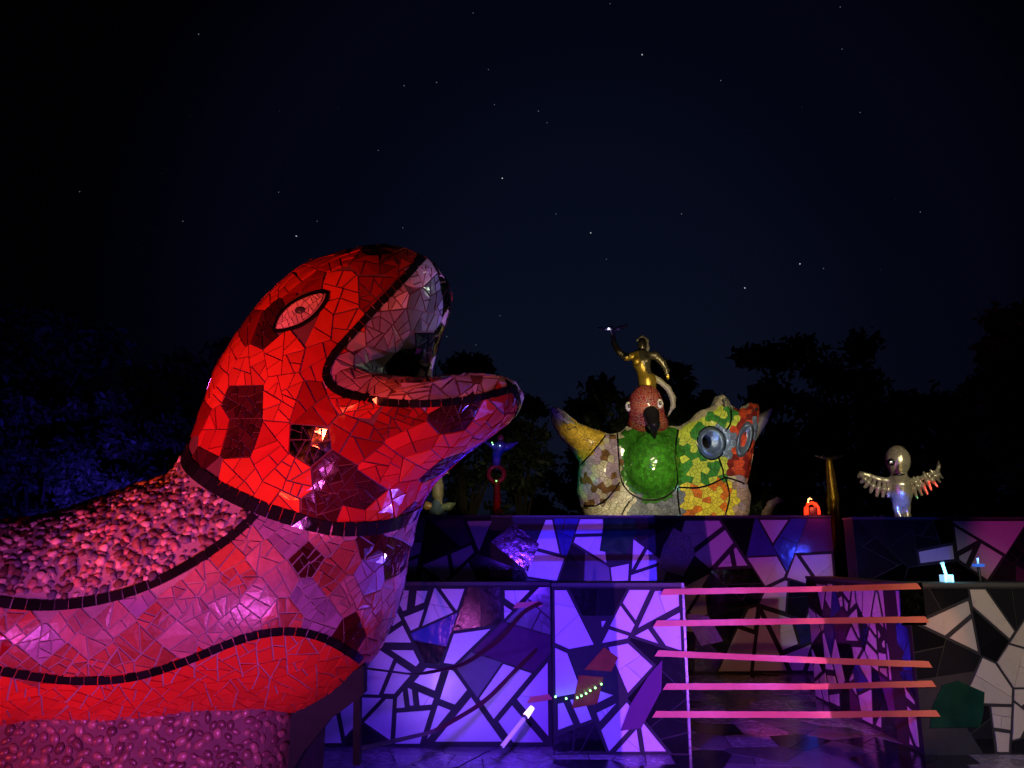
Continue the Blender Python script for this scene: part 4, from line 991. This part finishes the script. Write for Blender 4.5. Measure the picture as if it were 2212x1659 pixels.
chain_blob('hair', [fz(775, 262, .03), fz(808, 245, .04), fz(842, 262, .03), fz(850, 320, .02), fz(846, 350, 0)], [.03, .045, .035, .028, .02], mat('hair_cream', (.5, .45, .36), .4), fg, .014)
chain_blob('trailing_leg', [fz(870, 520), fz(930, 560), fz(1000, 620), fz(1035, 690), fz(1038, 750), fz(1000, 825)], [.05, .052, .055, .055, .045, .012], mat('speckled_stone', (.36, .32, .20), .4, var=.3, noise=.5, nscale=40, bump=.5), fg, .018)
# the small bird on its hand
hb_ = empty('hand_bird', tuple(fz(590, 200)), 'little violet lit bird with open wings on the raised hand of the statue', 'bird sculpture'); hb_['_o'] = [float(v) for v in hb_.location]
vio_m = mat('silver_mosaic', (.35, .33, .42), .3, metal=.7, noise=.5, nscale=40, bump=.5)
chain_blob('body', [fz(592, 215), fz(582, 180), fz(570, 165)], [.05, .045, .028], vio_m, hb_, .012)
chain_blob('wing', [fz(585, 190), fz(540, 185), fz(482, 168)], [.035, .028, .012], vio_m, hb_, .012)
chain_blob('wing', [fz(595, 195), fz(640, 175), fz(695, 150)], [.035, .04, .018], vio_m, hb_, .012)
V = IV * .016 + fz(560, 178, -.06); mobj('lamp', V, IF, emi('white_violet_glow', (.8, .8, 1), 6), hb_, smooth=True)
spot('hand_bird_light', tuple(fz(640, 420, -1.2)), tuple(fz(590, 190)), 12, (.3, .22, 1), 20, .6, .02)

# ------------------------------------------------------------------ winged statue on the right (zoom 6: x1.0 = .2647 display px)
YS = 13.0; S6 = .2646
def z6(a, b, dy=0): return at(1645.8 + S6 * a, 877.8 + S6 * b, YS + dy)
ws = empty('winged_statue', (z6(1110, 900)[0], YS, 0), 'silver winged bird headed statue with feathered arms at the right', 'statue'); ws['_o'] = [float(v) for v in ws.location]
silv = mat('silver_skin', (.66, .61, .48), .22, metal=.6, var=.3, noise=.5, nscale=25, bump=.5, bscale=40)
def f_ws(p):
    d = smin(ell(p, z6(1108, 440), (.20, .20, .25)), ell(p, z6(1112, 540), (.11, .12, .13)), .08)
    d = smin(d, chain(p, [z6(1115, 560), z6(1122, 640), z6(1132, 720), z6(1135, 780)], [.10, .19, .17, .12], .07), .05)
    d = smin(d, chain(p, [z6(1105, 760), z6(1100, 830), z6(1120, 900), z6(1130, 1300)], [.09, .06, .07, .08], .03), .03)
    d = smin(d, chain(p, [z6(1170, 760), z6(1180, 830), z6(1185, 900), z6(1190, 1300)], [.09, .06, .06, .07], .03), .03)
    d = smin(d, chain(p, [z6(1060, 615), z6(960, 600), z6(870, 565), z6(800, 540)], [.07, .05, .04, .025], .03), .04)
    return smin(d, chain(p, [z6(1180, 625), z6(1270, 600), z6(1360, 560), z6(1440, 530)], [.07, .05, .035, .03], .03), .04)
blob('body', f_ws, z6(760, 1290) - (0, .35, 0), z6(1500, 330) + (0, .35, 0), .025, silv, ws)
for (a, b, c, d) in [(1030, 620, 1030, 735), (1000, 615, 985, 735), (960, 610, 935, 730), (920, 600, 885, 700), (890, 585, 840, 660), (860, 570, 810, 620), (820, 550, 790, 575)]:
    chain_blob('feather', [z6(a, b, -.02), z6((a + c) / 2, (b + d) / 2, -.03), z6(c, d, -.02)], [.022, .044, .028], silv, ws, .012)
for (a, b, c, d) in [(1205, 600, 1268, 750), (1240, 580, 1305, 725), (1270, 575, 1350, 715), (1320, 540, 1380, 680), (1345, 545, 1430, 655), (1375, 520, 1455, 620), (1400, 530, 1475, 585)]:
    chain_blob('feather', [z6(a, b, -.02), z6((a + c) / 2, (b + d) / 2, -.03), z6(c, d, -.02)], [.018, .042, .020], silv, ws, .012)
chain_blob('wing_tip', [z6(1425, 540), z6(1445, 490), z6(1442, 445)], [.04, .03, .01], silv, ws, .012)
chain_blob('beak', [z6(1128, 480, -.17), z6(1130, 520, -.24), z6(1130, 550, -.19)], [.03, .028, .008], mat('bone', (.6, .5, .3), .3), ws, .01)
for (a, b) in ((1060, 455), (1165, 450)):
    c3 = z6(a, b, -.15)
    blob('eye_patch', lambda p, c=c3: ell(p, c, (.065, .035, .06)), c3 - .09, c3 + .09, .012, mat('mirror_shards', (.5, .55, .7), .1, metal=1, bump=1, bscale=50), ws)
c3 = z6(1125, 560, -.10)
blob('mouth_band', lambda p, c=c3: ell(p, c, (.10, .05, .035)), c3 - .12, c3 + .12, .012, mat('mirror_shards', (.5, .55, .7), .1, metal=1), ws)
# golden column with flukes
col = empty('fluke_column', (z6(575, 900)[0], 13.2, 0), 'slender golden column topped with two flukes beside the red lantern', 'sculpture'); col['_o'] = [float(v) for v in col.location]
q6 = lambda a, b: at(1645.8 + S6 * a, 877.8 + S6 * b, 13.2)
chain_blob('shaft', [q6(545, 440), q6(560, 560), q6(580, 760), q6(590, 1200)], [.06, .075, .10, .13], gold, col, .03)
for s in (-1, 1): chain_blob('fluke', [q6(545, 430), q6(545 + s * 60, 415), q6(545 + s * 125, 402)], [.045, .035, .01], bron, col, .014)
# curved arch shape left of it
arc = empty('curved_sculpture', (q6(60, 900)[0], 13.2, 0), 'dim curved horn shape standing low between bird and column', 'sculpture'); arc['_o'] = [float(v) for v in arc.location]
chain_blob('horn', [q6(30, 1200), q6(40, 880), q6(75, 800), q6(125, 765), q6(185, 772)], [.08, .08, .065, .05, .012], rosy, arc, .02)
# small left sculpture (zoom B: x1 = .1653 display px)
def zs(a, b, Y=14.0): return at(850.3 + .1653 * a, 877.8 + .1653 * b, Y)
sm = empty('leaf_winged_statue', (zs(560, 1400)[0], 14.0, 0), 'pale slim totem with two leaf shaped fins below the chin of the serpent', 'statue'); sm['_o'] = [float(v) for v in sm.location]
chain_blob('trunk', [zs(600, 920), zs(570, 1050), zs(575, 1150), zs(590, 1260), zs(610, 1340)], [.05, .11, .10, .06, .04], mat('speckled_stone', (.36, .32, .20), .4), sm, .02)
chain_blob('base', [zs(565, 1270), zs(560, 1400), zs(560, 1800)], [.09, .14, .15], mat('sky_stone', (.10, .17, .28), .3, noise=.3, bump=.3), sm, .025)
chain_blob('fin', [zs(500, 1310), zs(430, 1300), zs(330, 1275)], [.06, .075, .02], mat('orange_stone', (.45, .24, .09), .3, noise=.5, nscale=30, bump=.3), sm, .018)
chain_blob('fin', [zs(650, 1320), zs(720, 1310), zs(800, 1270)], [.06, .075, .02], mat('green_stone', (.25, .33, .22), .3, noise=.5, nscale=30, bump=.3), sm, .018)
MB().box(zs(660, 0)[0] - .05, zs(735, 0)[0], 13.9, 14.1, zs(0, 890)[2], zs(0, 840)[2]).build('lantern_top', mat('orange_stone', (.45, .24, .09), .3), sm)
# totem
tt = empty('totem', (zs(1360, 1400, 15)[0], 15, 0), 'dark totem pole with a blue lit winged top and red lit middle', 'totem'); tt['_o'] = [float(v) for v in tt.location]
zt = lambda a, b: zs(a, b, 15.0)
blu_s = mat('blue_stone', (.18, .2, .5), .3, bump=.4); red_s = mat('red_stone', (.5, .12, .08), .35, bump=.4)
chain_blob('pole', [zt(1350, 1000), zt(1350, 1200), zt(1340, 1450), zt(1350, 2100)], [.06, .07, .08, .10], red_s, tt, .03)
blob('ring', lambda p: np.sqrt((np.sqrt((p[:, 0] - zt(1345, 0)[0]) ** 2 + (p[:, 2] - zt(0, 880)[2]) ** 2) - .15) ** 2 + (p[:, 1] - 15) ** 2) - .045, zt(1345, 880) - .26, zt(1345, 880) + .26, .02, red_s, tt)
chain_blob('neck', [zt(1340, 740), zt(1350, 620), zt(1400, 520)], [.08, .09, .12], blu_s, tt, .025)
for s, c in ((-1, 1260), (1, 1560)): chain_blob('wing', [zt(1380, 560), zt(c + s * -60, 520), zt(c + s * 60, 470)], [.08, .07, .02], blu_s, tt, .02)
V = IV * np.array([.07, .07, .08]) + zt(1400, 415); mobj('head', V, IF, red_s, tt, smooth=True)
V = IV * np.array([.09, .09, .09]) + zt(1370, 1370); mobj('knob', V, IF, blu_s, tt, smooth=True)
for (a, b, cc) in ((1345, 985, g_em), (1290, 490, g_em), (1300, 515, emi('pale_blue_glow', (.5, .8, 1), 2.5)), (1390, 530, emi('pale_blue_glow', (.5, .8, 1), 2.5))):
    V = IV * .012 + zt(a, b) + (0, -.17, 0); mobj('lamp', V, IF, cc, tt, smooth=True)
print('sculptures', time.time() - T0)

# ================================================================== TREES
def tree(px, Y, top_py, wpx, label, group, leaf=leaf_m, n=9500, ls_=.21, seed=0, low=.25, limbs=7, name='tree', squash=1., cat='tree'):
    rnd = np.random.default_rng(seed); rr = random.Random(seed)
    top = at(px, top_py, Y); H = top[2]; x0 = top[0]; Wd = wpx / F * Y / 2
    root = empty(name, (x0, Y, 0), label, cat, group); root['_o'] = [float(x0), float(Y), 0.]
    tb = MB(); tr_ = .018 * H + .06
    trunk = [(x0 + .02 * H * math.sin(i * 1.3 + seed), Y, H * low * 1.5 * i / 5) for i in range(6)]
    tb.tube(trunk, [tr_ * (1 - .09 * i) for i in range(6)], 8)
    cl_ = []; fork = np.array(trunk[3])
    for k in range(limbs):
        a = 2 * math.pi * k / limbs + rr.uniform(-.3, .3); r = Wd * rr.uniform(.35, .8); z = H * rr.uniform(low + .15, .9)
        e3 = np.array([x0 + r * math.cos(a), Y + r * math.sin(a) * .8, z]); m3 = (fork + e3) / 2 + (rr.uniform(-.1, .1) * Wd, 0, .05 * H)
        tb.tube([fork, m3, e3], [tr_ * .45, tr_ * .28, tr_ * .08], 6); cl_.append((e3, Wd * rr.uniform(.32, .5)))
    tb.build('trunk', bark, root)
    for k in range(int(limbs * 5)):
        a = rr.uniform(0, 6.28); r = Wd * math.sqrt(rr.random()) * .95; hz = rr.random()
        zz = H * (low + (1 - low) * hz); sh = math.sqrt(max(1 - ((hz - .4) / .68) ** 2, .1)); s = Wd * rr.uniform(.20, .40)
        cl_.append((np.array([x0 + r * sh * math.cos(a), Y + r * sh * math.sin(a), zz - s * .6]), s))
    P = []; per = n // len(cl_)
    for c, s in cl_:
        d = rnd.normal(size=(per, 3)); d /= np.linalg.norm(d, axis=1)[:, None]; rad = s * rnd.random((per, 1)) ** .45 * (1 + .25 * rnd.normal(size=(per, 1)))
        P.append(c + d * rad * (1, 1, .75 * squash))
    P = np.concatenate(P); P = P[P[:, 2] > .05]; m = len(P)
    a = rnd.normal(size=(m, 3)); a /= np.linalg.norm(a, axis=1)[:, None]; b = np.cross(a, rnd.normal(size=(m, 3))); b /= np.linalg.norm(b, axis=1)[:, None]
    sz = ls_ * rnd.uniform(.5, 1.2, (m, 1)); V = np.stack([P - a * sz, P - b * sz * .42, P + a * sz, P + b * sz * .42], 1).reshape(-1, 3)
    Fc = np.arange(4 * m).reshape(m, 4)
    mobj('crown', V, Fc, leaf, root, rnd=rnd.random(m))
    return root
TG = 'dark trees along the skyline'
tree(110, 24, 625, 330, 'tall dark tree at the far left edge of the sky', TG, seed=1, n=10400)
tree(-40, 22, 680, 300, 'dark tree cut by the left edge of the photo', TG, seed=2, n=6400)
tree(370, 30, 760, 240, 'dark round tree just left of the serpent head', TG, seed=3, n=6720)
tree(520, 31, 735, 200, 'dark tree half hidden behind the serpent neck', TG, seed=4)
tree(1010, 34, 760, 210, 'dark tree seen through the open serpent mouth', TG, seed=5)
tree(1130, 36, 842, 150, 'low dark tree right of the serpent jaw', TG, seed=6, n=4480)
tree(1300, 32, 822, 190, 'dark tree behind the left wing of the bird sculpture', TG, seed=7)
tree(1440, 30, 770, 140, 'dark tree behind the rider statue', TG, seed=8)
tree(1530, 34, 845, 110, 'low dark tree between the rider statue and the right trees', TG, seed=18, n=4000)
tree(1650, 27, 735, 210, 'dark tree above the red wing of the bird sculpture', TG, seed=9, n=8320)
tree(1790, 28, 712, 260, 'highest dark tree crown right of the bird sculpture', TG, seed=10, n=8800)
tree(1960, 25, 850, 230, 'lower dark tree behind the winged statue', TG, seed=11)
tree(2190, 20.5, 640, 260, 'tree at the right edge with red and violet light in its leaves', TG, seed=12, n=8320, leaf=leaf_p)
tree(2060, 30, 800, 220, 'dark tree in the dip between the right trees', TG, seed=13)
tree(2240, 26, 640, 300, 'tallest dark tree rising at the right border', TG, seed=19, n=6720)
BGp = 'blue lit shrubs behind the serpent back'
for i, (a, Y, t, w_, lb) in enumerate([(110, 21, 840, 190, 'brightest blue lit shrub near the left edge'), (215, 21.5, 850, 180, 'tall violet blue shrub second from the left'), (300, 22, 930, 170, 'faint blue shrub right of the tall violet one'), (385, 22, 900, 150, 'dim shrub nearest the serpent neck'), (330, 19.5, 1010, 170, 'low shrub with green and red specks above the pebbled back'), (180, 20, 960, 160, 'low blue shrub between the two tall ones')]):
    tree(a, Y, t, w_, lb, BGp, leaf=leaf_p, seed=30 + i, n=3200, ls_=.12, low=.05, limbs=6, name='shrub', cat='shrub')
# far wood closing the horizon
m = 9000; P = np.stack([rng.uniform(-45, 45, m), rng.uniform(42, 50, m), rng.random(m) ** .8 * 3.6], 1); P[:, 2] *= 1 + .25 * np.sin(P[:, 0] * .45) + .15 * np.sin(P[:, 0] * 1.3)
a = rng.normal(size=(m, 3)); a /= np.linalg.norm(a, axis=1)[:, None]; b = np.cross(a, rng.normal(size=(m, 3))); b /= np.linalg.norm(b, axis=1)[:, None]
V = np.stack([P - a * .5, P - b * .3, P + a * .5, P + b * .3], 1).reshape(-1, 3)
tag(mobj('far_wood', V, np.arange(4 * m).reshape(m, 4), leaf_m), 'dark mass of far woodland along the horizon', 'woodland', kind='stuff')

# ================================================================== STARS
ST = [(429, 74, 1), (1022, 28, .8), (1318, 8, .8), (1387, 118, 1.7), (873, 185, 1), (943, 178, 1), (1085, 385, 1.7), (1276, 503, 1.2), (1472, 462, 1), (1728, 570, 1.3), (1609, 622, 1.5), (640, 510, 1.3), (602, 415, .9), (965, 727, .9), (1028, 745, .8),
      (1163, 240, 1), (1068, 226, .8), (817, 325, .8), (1055, 150, .8), (1557, 174, .9), (1858, 243, .8), (395, 478, .9), (1988, 458, .9), (1779, 580, .9), (172, 414, .8), (1182, 265, .8), (685, 478, .8), (870, 492, .8), (1080, 682, .8), (1201, 462, .8), (1819, 106, .8), (1815, 15, .8), (1310, 560, .8), (1732, 232, .6), (730, 232, .6), (604, 240, .6)]
rs = random.Random(5)
for _ in range(26): ST.append((rs.uniform(300, 2000), rs.uniform(20, 780), rs.uniform(.25, .45)))
V = []; Fc = []; n = 0; mi = []
for a, b, s in ST:
    d = ray(a, b); d = d / np.linalg.norm(d) * 1500; r = 1.0 * min(s, 1.3)
    V.append(O + d + IV[:12] * r); k_ = [(0, 11, 5), (0, 5, 1), (0, 1, 7), (0, 7, 10), (0, 10, 11), (1, 5, 9), (5, 11, 4), (11, 10, 2), (10, 7, 6), (7, 1, 8), (3, 9, 4), (3, 4, 2), (3, 2, 6), (3, 6, 8), (3, 8, 9), (4, 9, 5), (2, 4, 11), (6, 2, 10), (8, 6, 7), (9, 8, 1)]
    Fc += [[i + n for i in f_] for f_ in k_]; n += 12; mi += [0 if s > 1.1 else (1 if s > .7 else 2)] * 20
tag(mobj('stars', np.concatenate(V), Fc, [emi('bright_star', (.7, .8, .85), .6), emi('star', (.55, .65, .8), .22), emi('faint_star', (.4, .5, .8), .07)], None, mi), 'scattered small stars in the night sky', 'stars', kind='stuff')

for o in bpy.data.objects:
    if '_o' in o: del o['_o']
print('done', len(bpy.data.objects), time.time() - T0)
